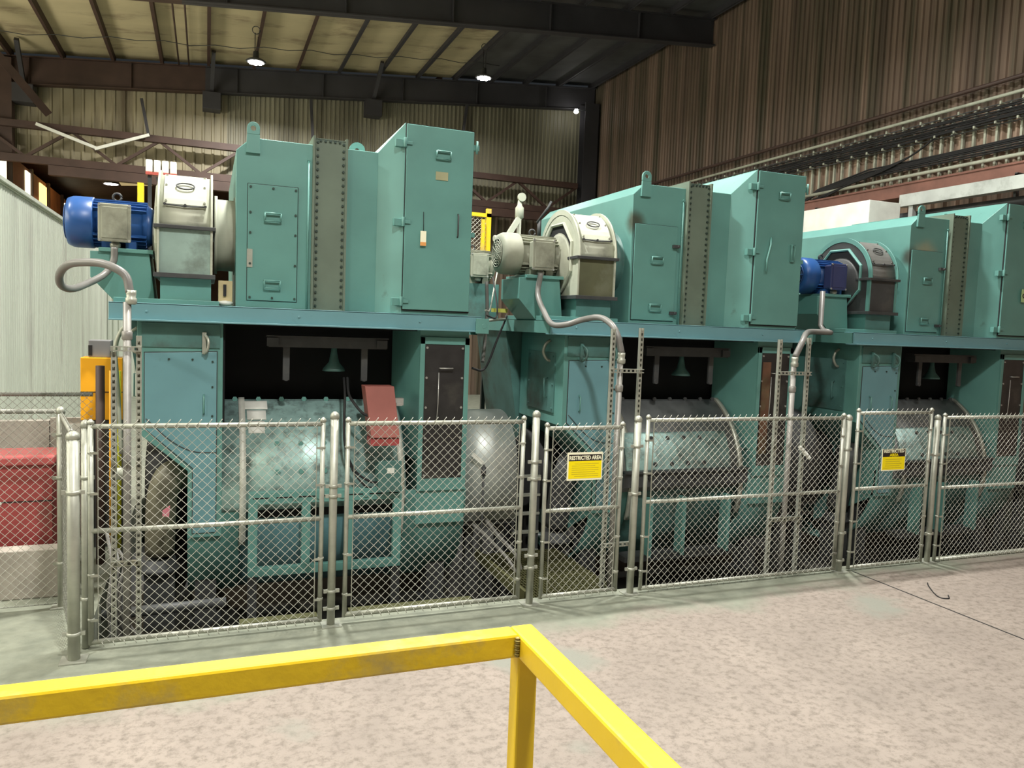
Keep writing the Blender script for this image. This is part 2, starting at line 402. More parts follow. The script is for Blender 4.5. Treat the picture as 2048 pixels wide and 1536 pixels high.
for i in range(9):
    z = 7.05+.034*i; pts = [(14.20+.03*math.sin(q*.9+i), q, z+.012*math.sin(q*1.7+i*2)) for q in range(6, 28)]
    cb.tube(pts, .019, 5)
part_label(build('cable', cb, BLACK, tr), 'bundle of black cables')['kind'] = 'stuff'
for q in range(46):
    y = 6.3+q*.45
    build('cable_clip', MB().box(14.14, 14.17, y, y+.035, 7.36, 7.42).box(14.17, 14.26, y, y+.02, 7.37, 7.39), CREAM, tr)
    build('cable_clip', MB().box(14.14, 14.17, y+.08, y+.115, 7.01, 7.06).box(14.17, 14.26, y+.08, y+.10, 7.01, 7.03), CREAM, tr)
rb_ = MB(); y = 6.0
while y < 27.8: rb_.box(14.37, 14.43, y, y+.045, 6.16, 7.42); y += .25
struct(rb_, CREAM)
cb = MB()
for i in range(6):
    z = 6.48+.036*i; cb.tube([(14.2, q, z+.012*math.sin(q+i)) for q in range(6, 15)]+[(14.22, 15.6, 6.35+.02*i), (14.25, 16.4, 6.1)], .02, 5)
for i in range(3):
    cb.tube(bez([(14.18, 12.2, 7.05), (14.15, 12.8, 6.75), (14.15, 13.6, 6.6-.03*i), (14.18, 14.6, 6.4), (14.2, 15.4+.2*i, 6.2)], 4), .02, 5)
tag(build('cable_bundle', cb, BLACK), 'black cables drooping to the lower conduit on the right wall', 'cables')['kind'] = 'stuff'

for k, (y, z0) in enumerate(((22.6, -.05), (26.0, -.06))):
    tag(build('ceiling_wire', MB().tube([(-5.5+q*.71, y+.08*math.sin(q), roofz(-5.5+q*.71)+z0-.07*abs(math.sin(q*PI/2))) for q in range(22)], .012, 5), DKGREY), 'thin dark wire sagging under the roof purlins, '+('nearer' if k == 0 else 'farther')+' of the two', 'wire')
tag(build('ceiling_pipe', MB().tube([(-.9, 21, roofz(-.9)-.06), (-.9, 28.3, roofz(-.9)-.06)], .025, 6), BROWN), 'left one of two thin brown pipes running under the roof', 'pipe')
tag(build('ceiling_pipe', MB().tube([(-.6, 21, roofz(-.6)-.06), (-.6, 28.3, roofz(-.6)-.06)], .025, 6), BROWN), 'right one of two thin brown pipes running under the roof', 'pipe')
# ------------------------------------------------------------------ visible high bay lamps
def high_bay(x, y, z, label, cord=1.1, big=1.0):
    t = thing('high_bay_light', (x, y, z), label, 'ceiling light')
    b = MB().lathe((x, y, z), [(.27*big, 0), (.29*big, .03), (.20*big, .09), (.09*big, .13), (.08*big, .30), (.02, .33)], 24)
    build('housing', b, DKGREY, t)
    ln = MB()
    for k in range(8):
        a = 2*PI*k/8; ln.lathe((x+.17*big*math.cos(a), y+.17*big*math.sin(a), z-.02), [(.055*big, 0), (.055*big, .022)], 10)
    ln.lathe((x, y, z-.02), [(.07*big, 0), (.07*big, .022)], 10)
    build('lens', ln, LED, t)
    build('cord', MB().tube([(x-.03, y, z+.3), (x-.03, y, z+cord)], .012, 6).tube([(x+.05, y, z+.3), (x+.05, y, z+cord-.1)], .008, 6), BLACK, t)
    build('hook', MB().tube([(x+.11*math.cos(a*PI/8), y, z+cord+.08+.11*math.sin(a*PI/8)) for a in range(17)], .012, 6), DKGREY, t)
    return t
high_bay(1.29, 24.6, 10.18, 'bright LED high bay lamp hanging above the left blast machine', .84)
high_bay(8.35, 24.6, 10.78, 'bright LED high bay lamp hanging nearer the right wall', .90)
lamp('high_bay_glow', 1.29, 24.6, 10.1, 900); lamp('high_bay_glow', 8.35, 24.6, 10.7, 260)
high_bay(-4.08, 40, 8.5, 'warm white lamp glowing in the neighbouring bay behind the blue motor', .86, 1.3)
t = thing('spot_lamp', (13.35, 28.0, 11.12), 'small white light dot near the dark corner column', 'lamp')
build('bulb', MB().lathe((13.35, 28.0, 11.12), [(.05, 0), (.10, .05), (.05, .16)], 12), LED, t)
build('arm', MB().bar((13.35, 28.0, 11.28), (13.80, 28.01, 11.28), .03, .03), DKGREY, t)

# ------------------------------------------------------------------ the blast machines
P = 4.68
DCY, DCZ, DR = 9.72, .75, 1.20
def handle(mb, x0, x1, z0, z1, y, r=.009, out=.035):
    # wire handle standing off a plate at y
    mb.tube([(x0, y, z0), (x0, y-out, z0), (x1, y-out, z0)], r, 6).tube([(x0, y, z1), (x0, y-out, z1), (x1, y-out, z1)], r, 6)
    mb.tube([(x0, y-out, z0), (x0, y-out, z1)], r, 6).tube([(x1, y-out, z0), (x1, y-out, z1)], r, 6)
def arcpts(cy, cz, r, a0, a1, n):
    return [(cy+r*math.cos(math.radians(a0+(a1-a0)*i/n)), cz+r*math.sin(math.radians(a0+(a1-a0)*i/n))) for i in range(n+1)]
def shell(mb, x0, x1, r, a0, a1, th=.03, n=28):
    o = arcpts(DCY, DCZ, r, a0, a1, n); i = arcpts(DCY, DCZ, r-th, a0, a1, n)[::-1]
    b = len(mb.v); m = n+1
    for x in (x0, x1):
        mb.v += [(x, y, z) for y, z in o]+[(x, y, z) for y, z in i]
    tot = 2*m
    for k in range(n):
        mb.face([b+k, b+k+1, b+tot+k+1, b+tot+k], True)
        mb.face([b+m+k, b+m+k+1, b+tot+m+k+1, b+tot+m+k], True)
        mb.face([b+k, b+k+1, b+tot-2-k, b+tot-1-k]); mb.face([b+tot+k, b+tot+k+1, b+tot+tot-2-k, b+tot+tot-1-k])
    mb.face([b+0, b+tot, b+tot+tot-1, b+tot-1]); mb.face([b+m-1, b+m, b+tot+m, b+tot+m-1])
def lug(mb, x0, x1, y0, y1, z0, z1, r, hr=.028):
    # plate with a round top and an eye
    cx = (x0+x1)/2; n = 10; cz = z1-r
    out = [(x0, z0), (x1, z0)]+[(cx+r*math.cos(PI*i/n), cz+r*math.sin(PI*i/n)) for i in range(n+1)]
    # ring round the eye built as quads, body under it
    mb.prism('Y', [(x0, z0), (x1, z0), (cx+r, cz-r), (cx-r, cz-r)], y0, y1)
    cl = lambda v: max(-1, min(1, v*1.415))
    m = 20; b = len(mb.v)
    for y in (y0, y1):
        for i in range(m):
            a = 2*PI*i/m; c, s_ = math.cos(a), math.sin(a)
            mb.v.append((cx+r*(c if s_ >= -.01 else cl(c)), y, cz+r*(s_ if s_ >= -.01 else cl(s_)))); mb.v.append((cx+hr*c, y, cz+hr*s_))
    for i in range(m):
        j = (i+1) % m; A, B = b+2*i, b+2*j; C, D = A+2*m, B+2*m
        mb.face([A, B, B+1, A+1]); mb.face([C, D, D+1, C+1]); mb.face([A, B, D, C], True); mb.face([A+1, B+1, D+1, C+1], True)

def stained(name, spots):
    m = TEAL.copy(); m.name = name; nt = m.node_tree; L = nt.links.new; b = nt.nodes['Principled BSDF']
    g = nt.nodes.new('ShaderNodeNewGeometry'); src = b.inputs['Base Color'].links[0].from_socket
    for (c, rad, col) in spots:
        n = nt.nodes.new('ShaderNodeTexNoise'); n.inputs['Scale'].default_value = 6; L(g.outputs['Position'], n.inputs['Vector'])
        d = nt.nodes.new('ShaderNodeVectorMath'); d.operation = 'DISTANCE'; L(g.outputs['Position'], d.inputs[0]); d.inputs[1].default_value = c
        a = nt.nodes.new('ShaderNodeMath'); a.operation = 'MULTIPLY_ADD'; L(n.outputs['Fac'], a.inputs[0]); a.inputs[1].default_value = .10; L(d.outputs['Value'], a.inputs[2])
        mr = nt.nodes.new('ShaderNodeMapRange'); mr.interpolation_type = 'SMOOTHSTEP'; L(a.outputs[0], mr.inputs[0])
        mr.inputs[1].default_value = rad*.45; mr.inputs[2].default_value = rad*1.25; mr.inputs[3].default_value = .9; mr.inputs[4].default_value = 0
        x = nt.nodes.new('ShaderNodeMix'); x.data_type = 'RGBA'; L(mr.outputs[0], x.inputs[0]); L(src, x.inputs[6]); x.inputs[7].default_value = list(col)+[1]; src = x.outputs[2]
    L(src, b.inputs['Base Color']); return m
CABM = [TEAL, stained('soot_marked_teal_paint', [((4.98, 8.63, 4.12), .20, (.05, .05, .03))]),
        stained('soot_and_rub_marked_teal_paint', [((9.95, 8.62, 4.02), .30, (.30, .32, .22)), ((9.66, 8.63, 4.0), .20, (.05, .05, .04))])]
def machine(i, label):
    X = lambda x: x+P*i
    t = thing('blast_machine', (X(1.0), 9.8, PZ), label, 'industrial machine', 'row of teal blast machines')
    teal, blue = TEAL, BLUET
    # ---- deck
    d = MB().box(X(-.88), X(2.92), 8.40, 8.43, 2.69, 2.85).box(X(-.88), X(2.92), 8.36, 8.56, 2.675, 2.692)
    d.box(X(-.88), X(2.92), 8.40, 8.60, 2.838, 2.852)
    for q in (-.55, .9, 2.2): d.bolt(X(q), 8.40, 2.77, .012)
    build('deck_beam', d, blue, t, .003)
    d = MB().box(X(-.87), X(2.90), 8.56, 11.55, 2.80, 2.84).box(X(-.88), X(-.85), 8.45, 11.55, 2.69, 2.84).box(X(2.88), X(2.91), 8.45, 11.55, 2.69, 2.84)
    d.box(X(-.88), X(2.91), 11.5, 11.55, 2.6, 2.84)
    build('deck', d, teal, t)
    build('slotted_bracket', MB().prism('Y', [(X(2.84), 2.66), (X(2.99), 2.66), (X(2.99), 2.83), (X(2.84), 2.83)], 8.33, 8.36).cyl((X(2.93), 8.325, 2.745), (X(2.93), 8.331, 2.745), .028, n=12), teal, t, .004)
    # ---- left cabinet with chamfered roof
    c = MB().prism('Y', [(X(.28), 2.852), (X(1.74), 2.852), (X(1.74), 4.60), (X(.42), 4.60), (X(.27), 4.46)], 8.62, 11.5)
    cab = build('cabinet', c, CABM[i], t, .006)
    a = MB().box(X(.39), X(.89), 8.607, 8.622, 2.93, 4.13) if i == 0 else MB().box(X(.31), X(.93), 8.600, 8.622, 2.90, 4.10)
    ap = build('access_panel', a, teal, cab, .003)
    if i == 0:
        for x, z in [(x, z) for z in (2.96, 3.31, 3.63, 3.84, 4.10) for x in (.415, .87)]+[(.64, 2.96), (.64, 4.10)]:
            build('screw', MB().bolt(X(x), 8.607, z, .013), BOLT, ap)
    build('panel_gasket', MB().box(*((X(.384), X(.896), 8.614, 8.621, 2.924, 4.136) if i == 0 else (X(.304), X(.936), 8.614, 8.621, 2.894, 4.106))), BLACK, cab)  # added black sheet paints the gap shade round the access panel
    for z in ((3.80, 3.10) if i == 0 else (3.66, 3.06)):
        hb = MB(); handle(hb, X(.56), X(.72), z-.04, z+.04, 8.607); build('panel_handle', hb, teal, cab)
    if i:
        for z in (3.85, 3.0):
            build('latch', MB().box(X(.86), X(.95), 8.56, 8.60, z-.02, z+.02).cyl((X(.93), 8.60, z), (X(.93), 8.54, z), .015, n=8), DKGREY, cab)
    else:
        part_label(build('plate', MB().box(X(.385), X(.44), 8.600, 8.607, 3.27, 3.46), GALV, cab), 'small pale rating plate')
    build('corner_trim', MB().cyl((X(1.0), 8.605, 2.86), (X(1.0), 8.605, 4.42), .010, n=8).bolt(X(1.0), 8.60, 4.44, .018), teal, cab)
    # ---- bolted joint strip
    s = MB().box(X(1.065), X(1.375), 8.585, 11.5, 2.852, 4.66)
    s.prism('X', [(8.585, 4.655), (11.5, 4.655), (11.5, 4.67), (8.585, 4.67)], X(1.065), X(1.375))
    st = build('joint_strip', s, OLIVE, t)
    for x in (1.035, 1.375):
        build('flange', MB().box(X(x), X(x+.022), 8.55, 11.5, 2.852, 4.685), OLIVE, st)
    pb = build('bolt', MB().bolt(X(1.085), 8.585, 2.9, .0135, .016), BOLT, st)
    spots = [(x, 2.9+.072*q) for x in (1.085, 1.355) for q in range(25)][1:]+[(1.115+q*.05, 4.645) for q in range(5)]
    for x, z in spots:
        c = pb.copy(); c.location = (x-1.085, 0, z-2.9); COL.objects.link(c)
    # ---- angled transition and door cabinet
    v = [(X(1.735), 8.62, 2.852), (X(1.99), 8.43, 2.852), (X(1.99), 8.43, 4.91), (X(1.735), 8.62, 4.60),
         (X(1.735), 11.5, 2.852), (X(1.99), 11.5, 2.852), (X(1.99), 11.5, 4.91), (X(1.735), 11.5, 4.60)]
    build('sloped_transition', MB().add(v, [(0, 1, 2, 3), (3, 2, 6, 7), (4, 5, 6, 7), (0, 3, 7, 4), (0, 1, 5, 4), (1, 2, 6, 5)]), teal, t, .004)
    build('door_cabinet', MB().box(X(1.985), X(2.77), 8.43, 11.5, 2.852, 4.91), teal, t, .005)
    dr = build('door', MB().box(X(1.998), X(2.762), 8.392, 8.414, 2.90, 4.895), teal, t, .006)
    build('door_gasket', MB().box(X(1.992), X(2.768), 8.412, 8.431, 2.885, 4.905), BLACK, dr)  # black backing added to paint shade into the door edge gap
    for z in (4.69, 3.845, 2.985):
        h = MB().box(X(1.88), X(1.965), 8.40, 8.46, z-.045, z+.035).cyl((X(1.98), 8.385, z-.05), (X(1.98), 8.385, z+.05), .02, n=10).box(X(1.98), X(2.06), 8.375, 8.40, z-.018, z+.018)
        build('hinge', h, teal, dr, .003)
    hb = MB(); handle(hb, X(2.33), X(2.49), 4.56, 4.64, 8.40); build('handle', hb, teal, dr)
    if i == 0:
        part_label(build('label_plate', MB().box(X(2.33), X(2.47), 8.385, 8.392, 4.33, 4.42), mat('olive_tan_plate', (.34, .34, .20), .6), dr), 'small tan plate on the door')
        build('latch', MB().tube([(X(2.60), 8.40, 3.98), (X(2.60), 8.37, 3.96), (X(2.60), 8.37, 3.74), (X(2.60), 8.40, 3.72)], .009, 6), DKGREY, dr)
    else:
        hb = MB(); handle(hb, X(2.57), X(2.62), 3.76, 3.97, 8.40); build('handle', hb, teal, dr)
    if i == 1:
        build('long_latch', MB().tube([(X(2.24), 8.39, 4.05), (X(2.22), 8.36, 3.95), (X(2.17), 8.36, 3.75), (X(2.17), 8.36, 3.6)], .014, 6), teal, dr)
    build('door_clasp', MB().box(X(2.765), X(2.83), 8.41, 8.47, 4.70, 4.76).cyl((X(2.80), 8.40, 4.66), (X(2.80), 8.40, 4.80), .014, n=8), teal, dr)
    build('door_clasp', MB().box(X(2.765), X(2.81), 8.41, 8.47, 3.74, 3.79), teal, dr)
    # ---- lifting lugs
    l = MB(); lug(l, X(.365), X(.505), 8.585, 8.615, 4.44, 4.755, .063); build('lifting_lug', l, teal, t, .003)
    l = MB(); lug(l, X(1.46), X(1.74), 9.15, 9.18, 4.58, 4.80, .09); build('lifting_lug', l, teal, t)
    # ---- motor pedestal and blower base on the deck
    pd = MB().prism('Y', [(X(-1.10), 3.36), (X(-.56), 3.38), (X(-.50), 2.842), (X(-.86), 2.842), (X(-1.10), 3.10)], 8.92, 9.55)
    build('motor_pedestal', pd, teal, t, .004)
    build('slide_base', MB().box(X(-1.02), X(-.52), 8.88, 9.6, 3.36, 3.40).box(X(-.86), X(.12), 8.60, 9.95, 2.842, 2.90), teal, t, .004)
    build('blower_base', MB().prism('X', [(8.66, 2.90), (9.74, 2.90), (9.74, 3.12), (8.66, 3.12)], X(-.44), X(.04)), teal if i == 0 else TEALD, t)
    build('inlet_duct', MB().lathe((X(.07), 9.2, 3.63), [(.42, 0), (.42, .03), (.385, .03), (.385, .20), (.42, .20), (.42, .215)], 32, 'X'), CREAM if i == 0 else TEALD, t)
    # ---- legs boxes of the lower body
    lp = MB().prism('Y', [(X(-.64), 2.69), (X(.16), 2.69), (X(.16), .45), (X(-.17), .45), (X(-.17), 1.15), (X(-.64), 1.56)], 8.52, 9.9)
    leg = build('side_casing', lp, teal, t, .005)
    plm = blue
    build('cover_gasket', MB().prism('Y', [(X(-.578), 2.368), (X(.108), 2.388), (X(.108), .495), (X(-.128), .495), (X(-.128), 1.176), (X(-.578), 1.596)], 8.512, 8.521), DKGREY, leg)  # dark backing added, its rim painted as shade round the cover
    cv = MB().prism('Y', [(X(-.57), 2.36), (X(.10), 2.38), (X(.10), .50), (X(-.12), .50), (X(-.12), 1.18), (X(-.57), 1.60)], 8.505, 8.522)
    cvo = build('cover', cv, plm, leg, .003)
    for x, z in ((-.35, 2.30), (-.13, 2.30), (.06, 2.28), (.06, 2.02), (.06, 1.72)): build('cover_screw', MB().bolt(X(x), 8.505, z, .011), BOLT, leg)
    build('cover_seam', MB().tube(bez([(X(-.56), 8.50, 1.70), (X(-.34), 8.50, 1.48), (X(-.13), 8.50, 1.36), (X(.10), 8.50, 1.34)], 5), .005, 5), DKGREY, leg)
    hb = MB().tube([(X(-.02), 8.505, 1.94), (X(-.02), 8.465, 1.92), (X(-.02), 8.465, 1.76), (X(-.02), 8.505, 1.74)], .009, 6)
    if i: hb.tube([(X(-.42), 8.505, 1.94), (X(-.42), 8.465, 1.92), (X(-.42), 8.465, 1.76), (X(-.42), 8.505, 1.74)], .009, 6)
    build('handle', hb, teal, leg)
    for x in ((-.42, -.02) if i else (-.02, )):
        build('hanger', MB().box(X(x-.02), X(x+.02), 8.47, 8.50, 2.36, 2.58).tube(bez([(X(x), 8.48, 2.56), (X(x+.04), 8.42, 2.50), (X(x+.03), 8.42, 2.40), (X(x), 8.48, 2.36)], 4), .014, 6), GALV if i == 0 else TEALD, leg)
    build('top_recess', MB().box(X(-.60), X(.13), 8.505, 8.52, 2.42, 2.66), TEALD, leg)
    # left face details, seen on the second and third machine
    sf = MB().box(X(-.655), X(-.64), 8.75, 9.6, 1.7, 2.45)
    for z in (1.75, 2.05, 2.40): sf.bolt(X(-.655), 8.80, z, .012, d='-X'); sf.bolt(X(-.655), 9.55, z, .012, d='-X')
    sf.tube([(X(-.655), 8.95, 2.12), (X(-.70), 8.95, 2.12), (X(-.70), 8.95, 1.88), (X(-.655), 8.95, 1.88)], .008, 6)
    build('side_panel', sf, TEALD, leg)
    build('hook', MB().tube(bez([(X(-.66), 8.9, 2.60), (X(-.72), 8.9, 2.55), (X(-.75), 8.9, 2.45), (X(-.70), 8.9, 2.36), (X(-.65), 8.9, 2.34)], 4), .02, 6), GALV, leg)
    # right casing with the framed black panel
    rc = MB().box(X(2.24), X(2.82), 8.52, 9.9, .45, 2.69)
    rleg = build('side_casing', rc, teal, t, .005)
    fr = MB().box(X(2.24), X(2.295), 8.49, 8.52, .98, 2.60).box(X(2.765), X(2.82), 8.49, 8.52, .98, 2.60).box(X(2.24), X(2.82), 8.49, 8.52, 2.52, 2.60).box(X(2.24), X(2.82), 8.49, 8.52, .84, .98)
    build('panel_frame', fr, teal, rleg, .003)
    bp = MB().box(X(2.295), X(2.765), 8.50, 8.519, .98, 2.52)
    build('black_panel', bp, PANELK, rleg)
    bb = MB()
    for z in (1.02, 1.45, 1.80, 2.14, 2.48):
        for x in (2.32, 2.74): bb.bolt(X(x), 8.50, z, .014, .012)
    build('panel_bolt', bb, BOLTB, rleg)
    build('panel_handle', MB().tube([(X(2.47), 8.50, 2.25), (X(2.47), 8.46, 2.25), (X(2.62), 8.46, 2.25), (X(2.62), 8.50, 2.25)], .009, 6).tube([(X(2.46), 8.48, 2.20), (X(2.46), 8.48, 1.85), (X(2.44), 8.48, 1.5)], .006, 6), BOLTB, rleg)
    if i == 1:
        build('rust_strip', MB().box(X(2.32), X(2.45), 8.485, 8.50, 1.15, 2.40), mat('rusty_brown_plate', (.12, .055, .03), .7, 0, .4, 4, (.12, .12, .06), .5), rleg)
    build('inner_angle', MB().prism('Z', [(X(2.10), 9.3), (X(2.24), 8.53), (X(2.25), 8.53), (X(2.25), 9.3)], 1.2, 2.69), teal, rleg)
    # ---- opening above the drum
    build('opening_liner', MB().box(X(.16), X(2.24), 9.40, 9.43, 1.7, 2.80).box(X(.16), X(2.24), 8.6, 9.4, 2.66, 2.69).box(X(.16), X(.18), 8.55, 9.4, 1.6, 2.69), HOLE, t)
    hb = MB().box(X(.62), X(1.90), 8.70, 8.86, 2.44, 2.55).box(X(.60), X(1.92), 8.68, 8.88, 2.55, 2.565).box(X(.60), X(.72), 8.66, 8.70, 2.45, 2.54).box(X(1.78), X(1.90), 8.66, 8.70, 2.45, 2.54)
    build('hanger_beam', hb, DKGREY, t)
    for x in (.81, 1.66):
        build('hanger_arm', MB().box(X(x-.035), X(x+.035), 8.74, 8.77, 2.08, 2.44).cyl((X(x), 8.73, 2.10), (X(x), 8.78, 2.10), .03, n=10), DKGREY, t)
    build('spinner_cone', MB().lathe((X(1.36), 9.0, 2.17), [(.13, 0), (.12, .03), (.06, .10), (.035, .22), (.03, .30)], 16), TEALD, t)
    # ---- outer shell, drum, rims
    sh = MB(); shell(sh, X(-.17), X(.34), DR, 175, 300)
    sh.prism('X', [(8.53, .46), (8.53, .75), (DCY, .75), (DCY, -.2)], X(-.16), X(-.13))
    build('outer_shell', sh, teal, t)
    sh = MB(); shell(sh, X(2.10), X(2.84), DR, 175, 300); build('outer_shell', sh, teal, t)
    lo = MB(); shell(lo, X(.34), X(2.10), DR-.02, 182, 290); build('drum_lower', lo, BLUET if i == 0 else TEALD, t)
    up_ = MB(); shell(up_, X(.16), X(2.12), DR+.01, 117, 182)
    dm = build('drum_door', up_, DRUM if i == 0 else DRUMG, t)
    def rb(ang, x, dz=0, r=.03): return (X(x), DCY+(DR+.01+.025*(i > 0 and ang > 140))*math.cos(math.radians(ang))+.005, DCZ+(DR+.01+.025*(i > 0 and ang > 140))*math.sin(math.radians(ang))+dz)
    bs = [rb(a_, x) for a_ in ((163, 148, 176) if i == 0 else (150, 166)) for x in (.72, .97, 1.22, 1.47)]+[rb(118, x, .012) for x in (.3, .55, .8, 1.05, 1.3, 1.55, 1.8, 2.0)]
    p0 = build('door_bolt', MB().bolt(*bs[0], .03, .022), teal if i == 0 else DKGREY, dm)
    for q in bs[1:]:
        c = p0.copy(); c.location = Vector(q)-Vector(bs[0]); COL.objects.link(c)
    for xr in (.335, 2.035):
        rm = MB(); shell(rm, X(xr), X(xr+.065), DR+.035, 117, 200, .03); build('drum_rim', rm, RIMW if i == 0 else GALV, dm)
    if i == 0:
        pt = MB()
        for a0, a1, x0, x1 in ((119, 126, .40, .64), (127, 133.5, .42, .62), (134.5, 142, .43, .60)):
            shell(pt, X(x0), X(x1), DR+.016, a0, a1, .01, 5)
        part_label(build('tape_patch', pt, WHITE, dm), 'white patch of tape on the drum')
    if i:
        pn = MB(); shell(pn, X(.30), X(1.90), DR+.035, 146, 174, .03)
        build('door_panel', pn, DRUM, dm)
    # ---- bottom frame
    if i == 0:
        y0, y1 = 8.36, 8.44
        bf = MB().box(X(.42), X(2.04), y0, y1, .80, .93).box(X(.42), X(2.04), y0, y1, .03, .12)
        for x in (.42, .96, 1.42, 1.95): bf.box(X(x), X(x+.09), y0, y1, .12, .80)
        frm = build('service_frame', bf, teal, t, .004)
        fb = MB()
        for x in (.66, .89, 1.14, 1.38, 1.64, 1.86): fb.cyl((X(x), y0, .87), (X(x), y0-.015, .87), .035, n=12)
        build('frame_nut', fb, teal, frm)
        build('frame_slot', MB().box(X(.46), X(2.0), y0-.004, y0, .862, .874), HOLE, frm)
        build('back_plate', MB().box(X(.44), X(2.02), 8.52, 8.54, .62, .80), HOLE, frm)
        for x in (.42, 1.95): build('support_leg', MB().box(X(x), X(x+.09), 8.37, 8.43, PZ, .03), DKGREY, frm)
    else:
        bf = MB().box(X(.2), X(2.1), 8.40, 8.50, .78, .98); bf.box(X(.2), X(2.1), 8.36, 8.46, .96, .99)
        frm = build('clamp_beam', bf, DKGREY, t, .003)
        fb = MB()
        for q in range(8): fb.cyl((X(.36+q*.22), 8.40, .90), (X(.36+q*.22), 8.375, .90), .035, n=8, smooth=False)
        build('beam_nut', fb, BLACK, frm)
        for x in (.62, 1.12, 1.82): build('rib', MB().box(X(x), X(x+.05), 8.42, 8.60, -.15, .62), teal, t, .003)
        build('ledge', MB().box(X(.3), X(2.1), 8.45, 8.7, -.2, -.13), DKGREY, t)
    # ---- feet on the pit floor
    for x in (-.1, 2.5):
        for y in (8.9, 10.6):
            build('foot', MB().box(X(x), X(x+.22), y, y+.22, PZ, .3).box(X(x-.05), X(x+.27), y-.05, y+.27, PZ, PZ+.03), DKGREY, t)
    build('rear_body', MB().prism('X', [(9.9, 2.80), (11.4, 2.80), (11.4, .3), (10.6, -.1), (9.9, -.1)], X(-.10), X(2.7)), TEALD, t)
    bg = MB().lathe((X(-.62), 9.78, .80), [(.50, 0), (.56, .02), (.56, .34), (.50, .36)], 28, 'X').box(X(-.55), X(-.45), 9.7, 9.8, PZ, .3)
    build('belt_guard', bg, BLACK, t)
    build('guard_back', MB().box(X(-.64), X(-.20), 10.5, 10.55, PZ, 1.6), BLACK, t)  # added black sheet painting the shade inside the lower left opening
    build('rear_casing', MB().box(X(2.82), X(3.30), 10.4, 11.45, .2, 2.69), TEALD, t); build('casing_leg', MB().box(X(3.0), X(3.1), 10.8, 10.9, PZ, .2), DKGREY, t)
    build('side_hopper', MB().prism('Y', [(X(-.86), 2.69), (X(-.42), 2.69), (X(-.42), 1.2), (X(-.62), 1.2)], 9.95, 11.2), TEALD, t)
    # ---- drive drum housing at the right end
    g = MB().prism('X', [(8.62, .42), (9.9, .42)]+arcpts(9.26, 1.05, .64, 0, 180, 20), X(2.86), X(3.52), True)
    part_label(build('drive_guard', g, GALVB if i == 0 else DKGREY, t), 'rounded metal guard')
    build('guard_stand', MB().box(X(2.95), X(3.05), 8.8, 8.9, PZ, .42).box(X(3.35), X(3.45), 8.8, 8.9, PZ, .42).box(X(2.86), X(3.55), 8.66, 9.85, .36, .42), DKGREY, t)
    # ---- dusty elbow duct at the lower left
    el = MB().tube(bez([(X(-.22), 9.1, 1.0), (X(-.34), 8.85, 1.05), (X(-.42), 8.85, .85), (X(-.44), 8.9, .55), (X(-.45), 8.95, .2)], 5), .15, 18)
    ed = build('elbow_duct', el, mat('dusty_brown_duct', (.17, .16, .11), .5, .1, .2, 3, (.05, .045, .03), .4) if i == 0 else DKGREY, t)
    build('duct_flange', MB().lathe((X(-.45), 8.95, .0), [(.20, 0), (.20, .05), (.16, .05), (.16, .14)], 20), DKGREY, ed)
    build('duct_stand', MB().box(X(-.6), X(-.3), 8.85, 9.1, PZ, 0.0), DKGREY, t)
    return t
M1 = machine(0, 'teal blast machine at the left end of the row, beside the blue motor')
M2 = machine(1, 'teal blast machine in the middle of the row, behind the dusty grey motor')
M3 = machine(2, 'teal blast machine at the right edge, cut off by the picture frame')

